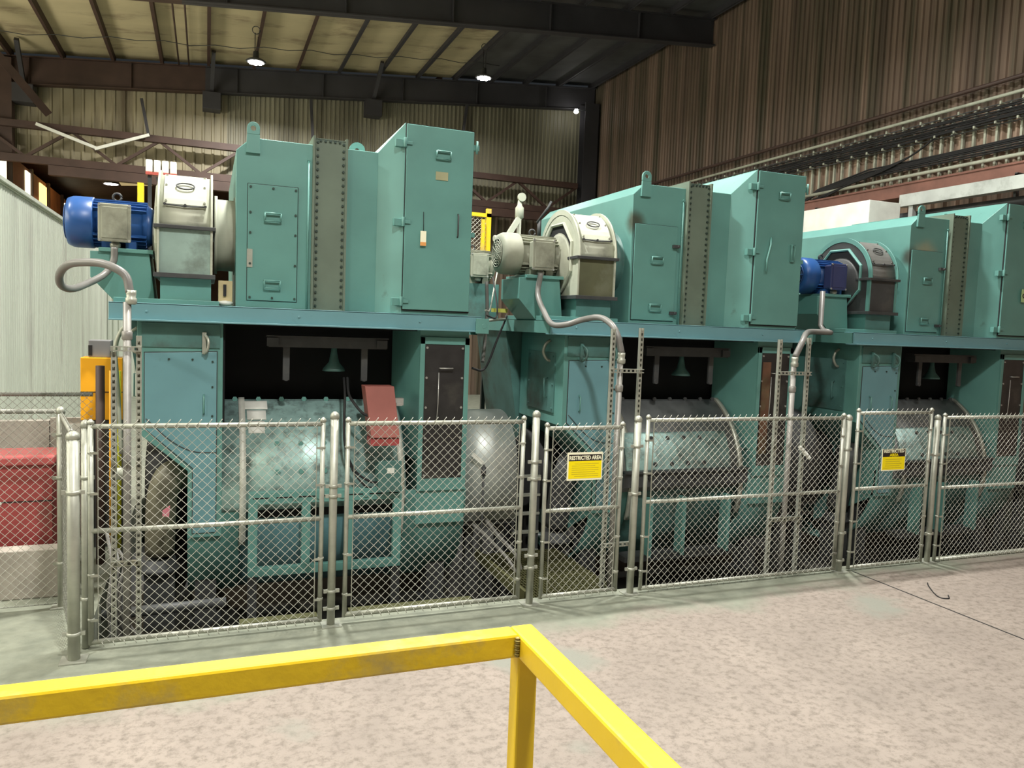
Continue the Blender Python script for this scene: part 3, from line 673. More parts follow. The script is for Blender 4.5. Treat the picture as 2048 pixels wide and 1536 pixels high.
# ------------------------------------------------------------------ motors and blowers
def motor(x0, cy, cz, body, boxm, label, R=.262, L=.84, tbox=True, bz=None):
    t = thing('electric_motor', (x0+L/2, cy, bz if bz is not None else 3.40), label, 'motor', 'finned electric motors beside the blast machines')
    sh = MB().lathe((x0, cy, cz), [(R*.70, .0), (R*.90, .012), (R*.985, .06), (R, .10), (R, .245), (R*.97, .255)], 36, 'X')
    build('fan_shroud', sh, body, t)
    build('vent_face', MB().lathe((x0-.003, cy, cz), [(R*.69, 0), (R*.69, .003)], 24, 'X'), HOLE, t)
    gr = MB()
    for k in range(5):
        rr = R*(.15+.13*k)
        gr.tube([(x0-.008, cy+rr*math.cos(a*PI/12), cz+rr*math.sin(a*PI/12)) for a in range(25)], .006, 5, caps=False)
    for k in range(6):
        a = PI*k/6; gr.tube([(x0-.008, cy-R*.68*math.cos(a), cz-R*.68*math.sin(a)), (x0-.008, cy+R*.68*math.cos(a), cz+R*.68*math.sin(a))], .006, 5)
    build('fan_grille', gr, body, t)
    build('stator', MB().lathe((x0+.25, cy, cz), [(R*.76, 0), (R*.76, L-.37)], 32, 'X'), body, t)
    fn = MB()
    for k in range(32):
        a = 2*PI*k/32
        if tbox and abs(((a-PI)+PI) % (2*PI)-PI) < .55: continue
        c, s_ = math.cos(a), math.sin(a)
        p = Vector((x0+.25, cy+R*.85*c, cz+R*.85*s_)); q = Vector((x0+L-.09, cy+R*.85*c, cz+R*.85*s_))
        fn.bar(p, q, .008, R*.22, up=(0, c, s_))
    build('cooling_fins', fn, body, t)
    eb = MB().lathe((x0+L-.13, cy, cz), [(R*.78, 0), (R*.80, .04), (R*.84, .05), (R*.70, .10), (R*.45, .13), (.04, .13), (.04, .24)], 32, 'X')
    build('end_bell', eb, body, t)
    if tbox:
        ym = cy-R*.80
        tb = build('terminal_box', MB().prism('Y', [(x0+.34, cz-.19), (x0+.60, cz-.19), (x0+.60, cz+.15), (x0+.34, cz+.15)], ym-.15, ym), boxm, t, .02)
        bl = MB().box(x0+.32, x0+.62, ym-.17, ym-.15, cz-.21, cz+.17)
        build('box_lid', bl, boxm, tb, .018)
        build('lid_panel', MB().box(x0+.355, x0+.585, ym-.178, ym-.17, cz-.175, cz+.135), boxm, tb, .006)
        lb = MB()
        for x in (x0+.335, x0+.605):
            for z in (cz-.195, cz+.155): lb.bolt(x, ym-.17, z, .014, .01)
        build('lid_screw', lb, BOLTB, tb)
        build('conduit_neck', MB().lathe((x0+.47, ym-.08, cz-.27), [(.035, 0), (.05, .02), (.05, .05), (.035, .06), (.035, .09)], 12), GALV, tb)
    ft = MB().box(x0+.34, x0+.44, cy-R*.95, cy+R*.95, t.location.z, cz-R*.72).box(x0+L-.28, x0+L-.18, cy-R*.95, cy+R*.95, t.location.z, cz-R*.72)
    build('mounting_foot', ft, body, t)
    build('lifting_eye', MB().tube([(x0+.46+.04*math.cos(a*PI/6), cy, cz+R*.93+.04+.04*math.sin(a*PI/6)) for a in range(13)], .012, 6), DKGREY, t)
    return t
motor(-1.34, 9.2, 3.665, MOTB, MOTG, 'blue finned electric motor with a tan terminal box, at the left machine')
motor(-1.30+P, 9.2, 3.665, MOTG, MOTG, 'dusty grey electric motor with a rectangular terminal box, at the middle machine')
motor(-1.30+2*P, 9.2, 3.665, MOTB, mat('navy_paint', (.04, .05, .14), .4), 'dark blue electric motor at the right machine, half hidden by the door cabinet')

def blower(i, up_m, lo_m, ring_m, label):
    x0, x1 = -.47+P*i, .05+P*i; cy, cz, R = 9.2, 3.63, .60
    t = thing('blower_housing', ((x0+x1)/2, cy, 3.12), label, 'blower', 'blower housings between motor and cabinet')
    build('scroll_top', MB().prism('X', arcpts(cy, cz, R-.01, 0, 180, 30), x0+.02, x1-.02, True), up_m, t)
    build('scroll_base', MB().box(x0+.02, x1-.02, cy-.59, cy+.59, 3.16, 3.625), lo_m, t, .004)
    for xx in (x0, x1-.02):
        rg = MB(); o = arcpts(cy, cz, R+.035, 0, 180, 30); ii = arcpts(cy, cz, R-.03, 0, 180, 30)
        b = len(rg.v); m = len(o)
        for x in (xx, xx+.022): rg.v += [(x, y, z) for y, z in o]+[(x, y, z) for y, z in ii]
        for k in range(m-1):
            rg.face([b+k, b+k+1, b+m+k+1, b+m+k]); rg.face([b+2*m+k, b+2*m+k+1, b+3*m+k+1, b+3*m+k])
            rg.face([b+k, b+k+1, b+2*m+k+1, b+2*m+k], True); rg.face([b+m+k, b+m+k+1, b+3*m+k+1, b+3*m+k], True)
        rg.box(xx, xx+.022, cy-.61, cy-.55, 3.14, 3.62).box(xx, xx+.022, cy+.55, cy+.61, 3.14, 3.62)
        build('rim_flange', rg, ring_m, t)
    fb = DKGREY
    build('split_flange', MB().box(x0-.03, x1+.03, cy-.64, cy+.64, 3.61, 3.645), fb, t, .003)
    build('bottom_flange', MB().box(x0-.03, x1+.03, cy-.64, cy+.64, 3.12, 3.165), fb, t, .003)
    # hatch on the curved top with oval handle
    h = MB(); n = 8
    o = arcpts(cy, cz, R+.012, 112, 158, n); ii = arcpts(cy, cz, R-.02, 112, 158, n)[::-1]
    h.prism('X', o+ii, x0+.06, x1-.06)
    for ang in (115, 135, 155):
        y, z = cy+(R+.012)*math.cos(math.radians(ang)), cz+(R+.012)*math.sin(math.radians(ang))
        for x in (x0+.08, x1-.08): h.bolt(x, y, z, .012, .014)
    ht = build('hatch', h, up_m, t)
    ov = []
    for k in range(25):
        a = 2*PI*k/24; ang = math.radians(137+4.2*math.sin(a)); ov.append(((x0+x1)/2+.085*math.cos(a), cy+(R+.03)*math.cos(ang), cz+(R+.03)*math.sin(ang)))
    build('hatch_handle', MB().tube(ov, .008, 6, caps=False), DKGREY, ht)
    sl = MB()
    ya, za = cy+(R+.02)*math.cos(math.radians(159)), cz+(R+.02)*math.sin(math.radians(159))
    sl.tube([(x0+.06, ya, za), ((x0+x1)/2, ya-.005, za-.012), (x1-.06, ya, za)], .008, 6)
    for x in (x0+.07, (x0+x1)/2, x1-.07): sl.bolt(x, ya, za, .014, .02)
    build('hatch_bar', sl, DKGREY, ht)
    # left side plate and motor opening
    if True:
        an = [(cy+.46*math.cos(2*PI*(k+.5)/8), cz+.02+.46*math.sin(2*PI*(k+.5)/8)) for k in range(8)]
        build('side_plate', MB().prism('X', [(cy-.56, 3.16), (cy+.56, 3.16)]+arcpts(cy, cz, .56, 0, 180, 20), x0+.005, x0+.018), up_m if i < 2 else lo_m, t)
        build('motor_opening', MB().prism('X', an, x0-.004, x0+.004), HOLE, t)
        build('opening_rim', MB().tube([(x0-.01, y, z) for y, z in an+[an[0]]], .022, 6, smooth=False), ring_m, t)
        build('inlet_cone', MB().lathe((x0-.006, cy-.02, cz-.06), [(.40, 0), (.36, -.02), (.24, -.05), (.20, -.055)], 28, 'X'), MOTG if i < 2 else DKGREY, t)
        build('motor_flange', MB().lathe((x0-.05, cy, cz+.03), [(.20, 0), (.24, .02), (.24, .045)], 24, 'X'), MOTG, t)
    return t
blower(0, CREAM, DUSTT, CREAM, 'cream-topped blower housing with a dusty lower box, at the left machine')
blower(1, CREAM, mat('dusty_olive_steel', (.10, .105, .055), .6, 0, .2, 3, (.16, .17, .12), .3), CREAM, 'dusty blower housing with dark olive lower box, at the middle machine')
blower(2, mat('dark_dusty_steel', (.16, .16, .15), .5, .2, .2, 3), DKGREY, TEAL, 'dark blower housing with a teal rim, at the right machine')

# second motor behind, seen in the gap
motor(3.55, 12.1, 3.72, MOTG, MOTG, 'second dusty grey motor behind, seen through the gap beside the left machine', bz=3.42)
tag(build('motor_stand', MB().box(3.7, 4.4, 11.85, 12.35, 2.86, 3.42).box(3.65, 3.82, 11.9, 12.3, PZ, 2.86).box(3.5, 4.45, 11.8, 12.4, 2.80, 2.86), TEALD), 'dark teal stand under the second grey motor in the gap', 'stand')

# ------------------------------------------------------------------ conduits and cables
def hose(pts, r, m, name, label, cat='conduit', n=10, group=None, fit=None):
    t = build(name, MB().tube(bez(pts, 8), r, n), m); tag(t, label, cat, group)
    return t
t = thing('flexible_conduit', (-.88, 8.8, 3.30), 'grey flexible conduit making a big loop under the blue motor', 'conduit')
build('hose', MB().tube(bez([(-.87, 8.83, 3.40), (-.88, 8.83, 3.26), (-.96, 8.78, 3.12), (-1.10, 8.5, 3.0), (-1.17, 8.2, 2.95), (-1.22, 8.0, 2.98), (-1.20, 7.85, 3.08), (-1.08, 7.6, 3.15), (-.86, 7.4, 3.16), (-.72, 7.3, 3.12), (-.63, 7.27, 3.05), (-.60, 7.25, 2.92)], 8), .034, 12), HOSE, t)
build('fitting', MB().lathe((-.59, 7.25, 2.82), [(.032, 0), (.045, .01), (.045, .05), (.036, .06), (.04, .09), (.04, .12)], 12), GALV, t)
t = thing('flexible_conduit', (4.0, 8.8, 2.7), 'grey flexible conduit arching over the deck edge of the middle machine', 'conduit')
build('hose', MB().tube(bez([(3.83, 8.85, 3.42), (3.79, 8.82, 3.16), (3.76, 8.55, 2.95), (3.75, 8.28, 2.80), (3.86, 8.12, 2.80), (4.0, 8.0, 2.86), (4.06, 7.7, 2.89), (4.05, 7.4, 2.82), (4.07, 7.28, 2.70), (4.11, 7.25, 2.52)], 8), .034, 12), HOSE, t)
build('fitting', MB().lathe((4.11, 7.25, 2.40), [(.032, 0), (.045, .01), (.045, .05), (.036, .06), (.04, .09), (.04, .12)], 12), GALV, t)
t = thing('flexible_conduit', (8.15, 8.6, 2.7), 'grey flexible conduit elbow reaching the right machine motor', 'conduit')
build('hose', MB().tube(bez([(7.8, 8.15, 2.83), (7.35, 8.0, 2.83), (6.8, 7.5, 2.80), (6.55, 7.28, 2.70), (6.43, 7.25, 2.52)], 8), .036, 12), HOSE, t)
build('riser', MB().tube([(8.18, 8.75, 3.42), (8.18, 8.75, 2.93), (8.1, 8.6, 2.86), (7.8, 8.15, 2.83)], .036, 10), HOSE, t)
build('fitting', MB().lathe((6.43, 7.25, 2.40), [(.032, 0), (.045, .01), (.045, .05), (.036, .06), (.04, .09), (.04, .12)], 12), GALV, t)

def strut_stand(xa, xb, zt_a, zt_b, xc, ztc, rungs, label):
    y = 7.25; wd = .042; t = thing('conduit_stand', ((xa+xb)/2, y, PZ), label, 'conduit stand', 'slotted strut conduit stands behind the fence')
    for x, zt in ((xa, zt_a), (xb, zt_b)):
        mb = MB().box(x-.021, x-.010, y-.021, y+.021, PZ, zt).box(x+.010, x+.021, y-.021, y+.021, PZ, zt).box(x-.021, x+.021, y+.017, y+.021, PZ, zt)
        z = PZ
        while z < zt-.02:
            mb.box(x-.0105, x+.0105, y-.021, y-.017, z, min(z+.026, zt)); z += .055
        build('slotted_post', mb, GALV, t)
    for z in rungs:
        lo, hi = min(xa, xb)-.02, max(xa, xb)+.02
        mb = MB().box(lo, hi, y-.063, y-.022, z+.012, z+.021).box(lo, hi, y-.063, y-.022, z-.021, z-.012)
        x = lo
        while x < hi-.02:
            mb.box(x, min(x+.024, hi), y-.063, y-.059, z-.0125, z+.0125); x += .052
        build('slotted_rung', mb, GALV, t)
    c = tag(build('conduit_pipe', MB().cyl((xc, y, PZ), (xc, y, ztc), .032, n=12).lathe((xc, y, ztc-.32), [(.032, 0), (.042, .01), (.042, .07), (.032, .08)], 12).lathe((xc, y, PZ), [(.06, 0), (.06, .03), (.032, .04)], 12), PIPEG), 'upright steel conduit held by the '+label, 'conduit')
    return t
strut_stand(-.72, -.53, 2.42, 2.56, -.62, 2.84, (2.45-.0, .62, -.1), 'leftmost slotted strut stand, under the hose loop')
strut_stand(4.00, 4.34, 2.77, 2.79, 4.10, 2.42, (2.33, .45), 'slotted strut stand by the first warning sign gate')
strut_stand(6.20, 6.62, 2.72, 2.75, 6.42, 2.42, (2.33, .60), 'slotted strut stand between the middle and right machines')

hose([(1.46, 8.9, 2.1), (1.42, 8.55, 1.9), (1.40, 8.46, 1.6), (1.42, 8.42, 1.35), (1.52, 8.40, 1.12), (1.68, 8.38, 1.0), (1.80, 8.40, .98)], .013, BLACK, 'cable', 'black cable hanging over the left machine drum to the junction box', 'cable')
hose([(1.50, 8.9, 2.1), (1.47, 8.62, 1.95), (1.50, 8.45, 1.86), (1.58, 8.38, 1.76), (1.66, 8.36, 1.72)], .015, BLACK, 'cable', 'short black cable curving behind the dull red plate', 'cable')
hose([(1.44, 8.46, 1.5), (1.46, 8.40, 1.2), (1.60, 8.36, .98), (1.72, 8.38, .92)], .010, BLACK, 'cable', 'thin black cable below the junction box cable', 'cable')
hose([(3.02, 8.5, 2.87), (3.2, 8.7, 2.85), (3.4, 9.2, 3.0), (3.55, 9.8, 3.4)], .010, BLACK, 'cable', 'black cable rising from the left door cabinet corner to the grey motor', 'cable')
hose([(3.00, 8.5, 2.93), (3.2, 8.9, 2.95), (3.5, 9.6, 3.25), (3.65, 9.9, 3.5)], .010, GALV, 'cable', 'pale cable rising from the left door cabinet corner to the grey motor', 'cable')
hose([(2.9, 8.6, 2.25), (3.05, 8.7, 2.22), (3.2, 8.9, 2.3), (3.35, 9.0, 2.6), (3.6, 9.4, 2.85), (3.8, 9.9, 2.9)], .014, BLACK, 'cable', 'dark armoured cable looping in the gap beside the black panel', 'cable')
hose([(3.25, 9.2, 3.3), (3.27, 9.2, 2.9), (3.25, 9.2, 2.5), (3.2, 9.1, 2.3)], .024, HOSE, 'conduit', 'vertical grey conduit in the gap between the left and middle machines')
tag(build('cable_tag', MB().box(3.44, 3.66, 9.5, 9.52, 2.93, 2.98), mat('pale_yellow_plastic', (.6, .6, .12), .5)), 'small pale yellow tag in the dark gap between machines', 'tag')
hose([(2.98, 8.6, 2.80), (3.3, 8.9, 2.83), (3.55, 9.3, 2.84)], .018, GALV, 'pipe', 'short pale pipe bridging the gap between the decks', 'pipe')

# ------------------------------------------------------------------ small things hung or mounted on machines
t = thing('paper_tag', (2.20, 8.37, 3.60), 'cream and orange paper tag hanging on the left machine door', 'tag')
build('card', MB().box(2.17, 2.235, 8.365, 8.368, 3.60, 3.76), SIGNW, t); build('stripe', MB().box(2.17, 2.235, 8.362, 8.365, 3.60, 3.64), mat('orange_print', (.8, .35, .1), .5), t)
build('string', MB().tube([(2.205, 8.39, 3.97), (2.205, 8.37, 3.76)], .004, 5), BLACK, t)
t = thing('paper_tag', (11.79, 8.36, 3.42), 'pale green tag hanging on the right machine door', 'tag')
build('card', MB().box(11.74, 11.85, 8.36, 8.364, 3.42, 3.62), mat('pale_green_card', (.45, .62, .30), .6), t)
build('ring_mark', MB().tube([(11.795+.03*math.cos(a*PI/8), 8.357, 3.52+.03*math.sin(a*PI/8)) for a in range(17)], .008, 5), SIGNK, t)
t = thing('tilted_plate_box', (1.78, 8.32, 1.45), 'dull red box plate fixed on the left machine drum above the fence rail', 'box')
v = [(1.60, 8.36, 2.05), (1.92, 8.36, 2.05), (1.97, 8.24, 1.50), (1.66, 8.24, 1.50), (1.60, 8.58, 2.05), (1.92, 8.58, 2.05), (1.97, 8.50, 1.50), (1.66, 8.50, 1.50)]
build('plate', MB().add(v, [(0, 1, 2, 3), (4, 7, 6, 5), (0, 4, 5, 1), (3, 2, 6, 7), (0, 3, 7, 4), (1, 5, 6, 2)]), REDG, t, .004)
build('hinge_block', MB().box(1.93, 2.03, 8.36, 8.44, 1.84, 1.92).box(1.94, 2.0, 8.30, 8.38, 1.84, 1.87), BOLTB, t)
build('dark_lip', MB().box(1.66, 1.97, 8.26, 8.5, 1.41, 1.49), RED, t)
t = thing('junction_box', (1.88, 8.36, .88), 'dark junction box with a white label on the left machine drum', 'junction box')
build('box', MB().box(1.77, 2.00, 8.30, 8.56, .90, 1.22), TEALD, t, .008); build('lid', MB().box(1.755, 2.01, 8.285, 8.30, .89, 1.235), TEALD, t, .004)
part_label(build('label_plate', MB().box(1.85, 1.93, 8.28, 8.285, 1.10, 1.16), WHITE, t), 'white label')
build('mount', MB().bar((1.64, 8.45, 1.22), (1.80, 8.40, 1.22), .03, .03), BOLT, t)

# yellow mesh guard and valve tree on the far side
t = thing('mesh_guard', (3.94, 12.5, PZ), 'yellow framed mesh guard behind the left door cabinet', 'guard')
build('frame', MB().box(3.39, 4.45, 12.47, 12.53, 4.57, 4.63).box(4.37, 4.45, 12.47, 12.53, 3.91, 4.71).box(4.27, 4.32, 12.40, 12.46, 3.91, 4.52).box(3.39, 3.46, 12.47, 12.53, 3.91, 4.6).box(3.39, 4.45, 12.47, 12.53, 3.91, 3.97).box(4.27, 4.45, 12.40, 12.47, 3.91, 3.97), YEL, t)
build('leg', MB().box(4.38, 4.45, 12.47, 12.53, PZ, 3.91), DKGREY, t); build('leg', MB().box(3.39, 3.46, 12.47, 12.53, PZ, 3.91), DKGREY, t)
def mesh_wires(mb, x0, x1, z0, z1, y, pitch=.080, r=.0021, dy=.0022, slope=1.0):
    # both diagonals of a chain link fabric clipped to the rectangle
    W, Hh = x1-x0, z1-z0; n = 4
    for sg in (1, -1):
        c = -Hh/slope+pitch*.5
        while c < W:
            # line x = x0 + c + s/slope*..., z from z0 up
            a0, a1 = max(0, -c*slope), min(Hh, (W-c)*slope)
            if a1 > a0+.01:
                xa, xb = c+a0/slope, c+a1/slope
                if sg < 0: xa, xb = W-xa, W-xb
                yy = y+sg*dy
                mb.tube([(x0+xa, yy, z0+a0), (x0+xb, yy, z0+a1)], r, n, caps=False)
            c += pitch
gm = MB(); mesh_wires(gm, 3.46, 4.37, 3.97, 4.57, 12.5, .075, .004); build('mesh', gm, WIRE, t)
t = thing('valve_tree', (4.73, 11.9, PZ), 'pale valve and gauge cluster above the grey motor', 'valve')
build('pipe', MB().tube([(4.30, 11.9, 4.16), (5.3, 11.9, 4.16)], .05, 10).tube([(4.73, 11.9, PZ), (4.73, 11.9, 4.55)], .035, 10), CREAM, t)
build('gauge', MB().lathe((4.75, 11.85, 4.85), [(.07, 0), (.07, .04)], 16, 'Y'), CREAM, t)
build('valve_body', MB().lathe((4.73, 11.9, 4.50), [(.04, 0), (.07, .02), (.07, .18), (.04, .22), (.03, .3)], 14).bar((4.70, 11.85, 4.50), (4.50, 11.8, 4.20), .08, .08), CREAM, t)
build('valve_handle', MB().tube([(5.0, 11.8, 4.45), (5.15, 11.7, 4.70), (5.20, 11.7, 4.80)], .02, 8).tube([(5.04, 11.8, 4.2), (5.04, 11.8, 4.5)], .03, 8), DKGREY, t)
tag(build('sampling_pipe', MB().tube([(3.48, 11.5, 2.85), (3.48, 11.5, 4.62)], .03, 8).lathe((3.48, 11.5, 4.55), [(.045, 0), (.045, .14)], 10), WHITE), 'white tipped upright pipe just right of the left door cabinet', 'pipe')

# beacon boxes and yellow pieces left of the cabinet
t = thing('socket_rack', (-.50, 9.95, 2.86), 'row of four small white boxes on a bracket above the left blower', 'electrical boxes')
for k in range(4): build('box', MB().box(-.66+k*.085, -.59+k*.085, 9.92, 10.0, 4.36, 4.50), WHITE, t, .01)
build('base_rail', MB().box(-.66, -.33, 9.91, 10.01, 4.33, 4.36), mat('red_trim_plastic', (.45, .08, .06), .5), t)
build('post', MB().box(-.64, -.60, 9.96, 10.0, 2.85, 4.33).bar((-.55, 9.96, 4.31), (-.40, 9.96, 3.9), .02, .02), DKGREY, t)
tag(build('yellow_post', MB().box(-.81, -.74, 10.8, 10.9, 2.84, 4.36), YEL), 'yellow upright behind the blue motor', 'post')
t = thing('control_lights', (.18, 8.75, 2.85), 'small yellow and black switch block with a white lens beside the left cabinet', 'switch')
build('body', MB().box(.11, .25, 8.70, 8.78, 2.90, 3.12), TAN, t, .006); build('knob', MB().box(.16, .19, 8.68, 8.70, 2.96, 3.08), BLACK, t)
build('lens', MB().lathe((.18, 8.72, 2.853), [(.02, 0), (.075, .02), (.075, .05), (.02, .06)], 16), WHITE, t)

# ------------------------------------------------------------------ fence
FY = 6.93
def post(x, y, zt, r, label, clamps=(1.55, .35), side=0, plate=True):
    t = thing('fence_post', (x, y, 0), label, 'fence post', 'galvanised fence posts')
    build('pipe', MB().cyl((x, y, .008), (x, y, zt-.02), r, n=16), GALV, t)
    build('cap', MB().lathe((x, y, zt-.05), [(r*1.13, 0), (r*1.13, .03), (r*.9, .05), (r*.35, .065)], 16), GALV, t)
    if plate: build('base_plate', MB().box(x-r-.05, x+r+.05, y-r-.05, y+r+.04, 0, .01), GALV, t)
    for z in clamps:
        mb = MB().lathe((x, y, z), [(r*1.0, 0), (r*1.2, .002), (r*1.2, .028), (r*1.0, .03)], 16)
        mb.box(x-r-.035, x-r, y-.01, y+.01, z, z+.03).box(x+r, x+r+.035, y-.01, y+.01, z, z+.03)
        build('hinge_clamp', mb, GALV, t)
    return t
post(-.955, 6.76, 1.81, .045, 'thick corner fence post with base plate at the left end of the front fence', (1.33, .20))
post(-.90, 6.98, 1.87, .030, 'slimmer fence post just behind the thick corner post', (1.4, .4), plate=False)
post(1.065, FY, 1.93, .036, 'front fence post between the two left gates, under the black cable', (1.26, 1.17, .30, .14))
post(3.015, FY, 1.93, .036, 'front fence post left of the landscape warning sign gate', (1.42, 1.25, .48, .36))
post(4.165, FY, 1.87, .036, 'front fence post right of the landscape warning sign gate', (1.55, 1.05, .25))
post(6.995, FY, 1.86, .036, 'front fence post left of the square warning sign gate', (1.45, .45, .12))
post(8.425, FY, 1.85, .034, 'front fence post right of the square warning sign gate', (1.35, .35), plate=True)
post(-1.235, 8.05, 1.86, .034, 'back corner fence post in front of the red cabinet end', (1.6, 1.2, .4))

def gate(x0, x1, z0, z1, zm, label, y=FY, tall_l=None, tall_r=None, cat='fence gate', name='chain_link_gate', slope=1.0, tens=True, frame=GALV, grp='chain link gates of the front fence'):
    t = thing(name, ((x0+x1)/2, y, 0), label, cat, grp)
    r = .021; zl = tall_l or z1+.03; zr = tall_r or z1+.03
    build('frame_upright', MB().cyl((x0, y, z0-.02), (x0, y, zl), r, n=12).lathe((x0, y, zl-.01), [(r*1.3, 0), (r*1.3, .02), (r*.4, .04)], 12), frame, t)
    build('frame_upright', MB().cyl((x1, y, z0-.02), (x1, y, zr), r, n=12).lathe((x1, y, zr-.01), [(r*1.3, 0), (r*1.3, .02), (r*.4, .04)], 12), frame, t)
    for z in (z0, zm, z1):
        build('frame_rail', MB().cyl((x0, y, z), (x1, y, z), r, n=12), frame, t)
    mb = MB(); mesh_wires(mb, x0+.05, x1-.05, z0-.0, z1+.0, y-.026, .080, .0023, .0022, slope)
    # knuckled twists above the top rail
    x = x0+.06
    while x < x1-.05:
        mb.tube([(x, y-.026, z1-.0), (x+.035, y-.026, z1+.04), (x+.045, y-.028, z1+.055)], .003, 4); mb.tube([(x+.02, y-.026, z0), (x+.035, y-.026, z0-.035)], .003, 4)
        x += .080
    build('wire_mesh', mb, WIRE, t)
    if tens:
        for x in (x0+.055, x1-.055): build('tension_bar', MB().box(x-.003, x+.003, y-.036, y-.022, z0+.02, z1-.02), frame, t)
        for x, s_ in ((x0, 1), (x1, -1)):
            for z in (z0+.18, z0+.55, zm+.3, z1-.22):
                build('tension_band', MB().lathe((x, y, z), [(r*.95, 0), (r*1.25, .002), (r*1.25, .018), (r*.95, .02)], 10).box(min(x, x+s_*.06), max(x, x+s_*.06), y-.034, y-.028, z, z+.02), frame, t)
    return t
gA = gate(-.855, .965, .065, 1.835, .985, 'wide chain link gate at the left end, in front of the slotted strut stand')
gB = gate(1.185, 2.885, .085, 1.835, .985, 'second chain link gate from the left, in front of the black panel and galvanised guard')
gC = gate(3.135, 3.985, .065, 1.765, .935, 'narrow chain link gate carrying the landscape yellow warning sign')
gD = gate(4.285, 6.92, .045, 1.835, .97, 'widest chain link gate, in front of the middle machine drum')
gE = gate(7.14, 8.31, .04, 1.89, .985, 'narrow taller chain link gate carrying the squarish yellow warning sign')
gF = gate(8.545, 11.3, .02, 1.825, .94, 'chain link gate at the right edge, cut off by the picture frame')
post(11.43, FY, 1.86, .036, 'front fence post outside the right edge beyond the last gate', (1.4, .4))

# left back fences
LG = mat('weathered_fence_steel', (.30, .30, .26), .5, .3, .15, 6)
def panel(x0, x1, y, zt, zb, label, rail=True, dark=WIRE, slope=1.0):
    t = thing('chain_link_fence', ((x0+x1)/2, y, 0), label, 'fence panel')
    build('top_rail', MB().cyl((x0, y, zt), (x1, y, zt), .022, n=10), LG, t)
    mb = MB(); mesh_wires(mb, x0, x1, zb, zt+.03, y-.024, .080, .0022, .0022, slope)
    build('wire_mesh', mb, dark, t)
    build('bottom_wire', MB().cyl((x0, y-.02, zb), (x1, y-.02, zb), .004, n=6), LG, t)
    return t
panel(-3.2, -1.27, 8.05, 1.83, .04, 'chain link panel across the far left in front of the red cabinet')
panel(-4.2, -1.13, 9.35, 1.86, .04, 'further chain link panel behind the red cabinet with a higher looking rail', dark=LG)
tag(build('fence_post', MB().cyl((-1.06, 9.35, 0), (-1.06, 9.35, 2.17), .045, n=12), BROWN), 'brown capped post in front of the yellow cabinet', 'fence post')
# return panel between the corner posts
t = thing('chain_link_fence', (-1.09, 7.5, 0), 'chain link return panel seen edge-on behind the thick corner post', 'fence panel')
def side_panel(t, p, q, zt, zb):
    p, q = Vector(p), Vector(q); L_ = (q-p).length; u = (q-p)/L_
    mb0 = MB(); mesh_wires(mb0, 0, L_, zb, zt+.03, 0, .075, .0022)
    mb = MB(); mb.f = mb0.f; mb.sm = mb0.sm
    mb.v = [tuple(p+u*v[0]+Vector((u.y, -u.x, 0))*v[1]+Vector((0, 0, v[2]))) for v in mb0.v]
    build('wire_mesh', mb, LG, t)
    build('top_rail', MB().cyl(tuple(p+Vector((0, 0, zt))), tuple(q+Vector((0, 0, zt))), .02, n=10), LG, t)
side_panel(t, (-.98, 6.86, 0), (-1.22, 8.0, 0), 1.80, .05)

# ------------------------------------------------------------------ signs
t = thing('warning_sign', (3.55, FY-.04, 1.24), 'landscape yellow restricted area sign with a cream border', 'sign')
sy = FY-.045
build('board', MB().box(3.35, 3.745, sy, sy+.006, 1.24, 1.525), SIGNW, t, .002)
build('yellow_field', MB().box(3.365, 3.732, sy-.002, sy, 1.26, 1.437), SIGNY, t)
build('header', MB().box(3.365, 3.732, sy-.002, sy, 1.437, 1.503), SIGNK, t)
text_mesh('lettering', 'RESTRICTED AREA', .055, (3.5485, sy-.004, 1.468), SIGNW, t, .355)
sl = MB()
for k in range(7): sl.box(3.40+(.03 if k in (0, 6) else 0), 3.70-(.04*(k % 3 == 2)), sy-.003, sy-.002, 1.281+k*.021, 1.287+k*.021)
build('small_print', sl, SIGNL, t)
t = thing('warning_sign', (7.69, FY-.04, 1.2), 'squarish yellow restricted area sign with the words on two lines', 'sign')
build('board', MB().box(7.505, 7.88, sy, sy+.006, 1.195, 1.46), SIGNW, t, .002)
build('yellow_field', MB().box(7.515, 7.87, sy-.002, sy, 1.21, 1.365), SIGNY, t)
build('header', MB().box(7.515, 7.87, sy-.002, sy, 1.365, 1.458), SIGNK, t)
text_mesh('lettering', 'RESTRICTED', .05, (7.69, sy-.004, 1.432), SIGNW, t, .32)
text_mesh('lettering', 'AREA', .045, (7.69, sy-.004, 1.387), SIGNY, t, .14)
sl = MB()
for k in range(5): sl.box(7.56-(.03*(k == 0)), 7.82-(.03*(k % 2)), sy-.003, sy-.002, 1.228+k*.026, 1.235+k*.026)
build('small_print', sl, SIGNL, t)

# rags tied behind the fence, and valve on the guard
def rag(x, y, z, s, ang, label):
    mb = MB(); n = 7
    for k in range(n):
        a = k/n; cx = x+s*(a-.5)*math.cos(ang)*1.0; cz = z+s*(a-.5)*math.sin(ang)
        mb.lathe((cx, y, cz-.02), [(.01, 0), (.028+.012*math.sin(k*2.1), .012), (.03, .03), (.01, .045)], 7)
    tag(build('rag', mb, WHITE), label, 'rag')
rag(6.62, 7.19, 1.38, .22, -.75, 'white rag tied to the slotted strut behind the widest gate')
t = thing('shutoff_valve', (3.02, 8.56, .80), 'white handled valve on a thin standpipe before the galvanised guard', 'valve')
build('lever', MB().bar((2.92, 8.56, 1.24), (3.05, 8.56, 1.13), .05, .03), WHITE, t)
build('pipe', MB().cyl((3.07, 8.56, PZ), (3.07, 8.56, 1.12), .014, n=8).lathe((3.07, 8.56, .98), [(.03, 0), (.03, .10)], 10), DKGREY, t)
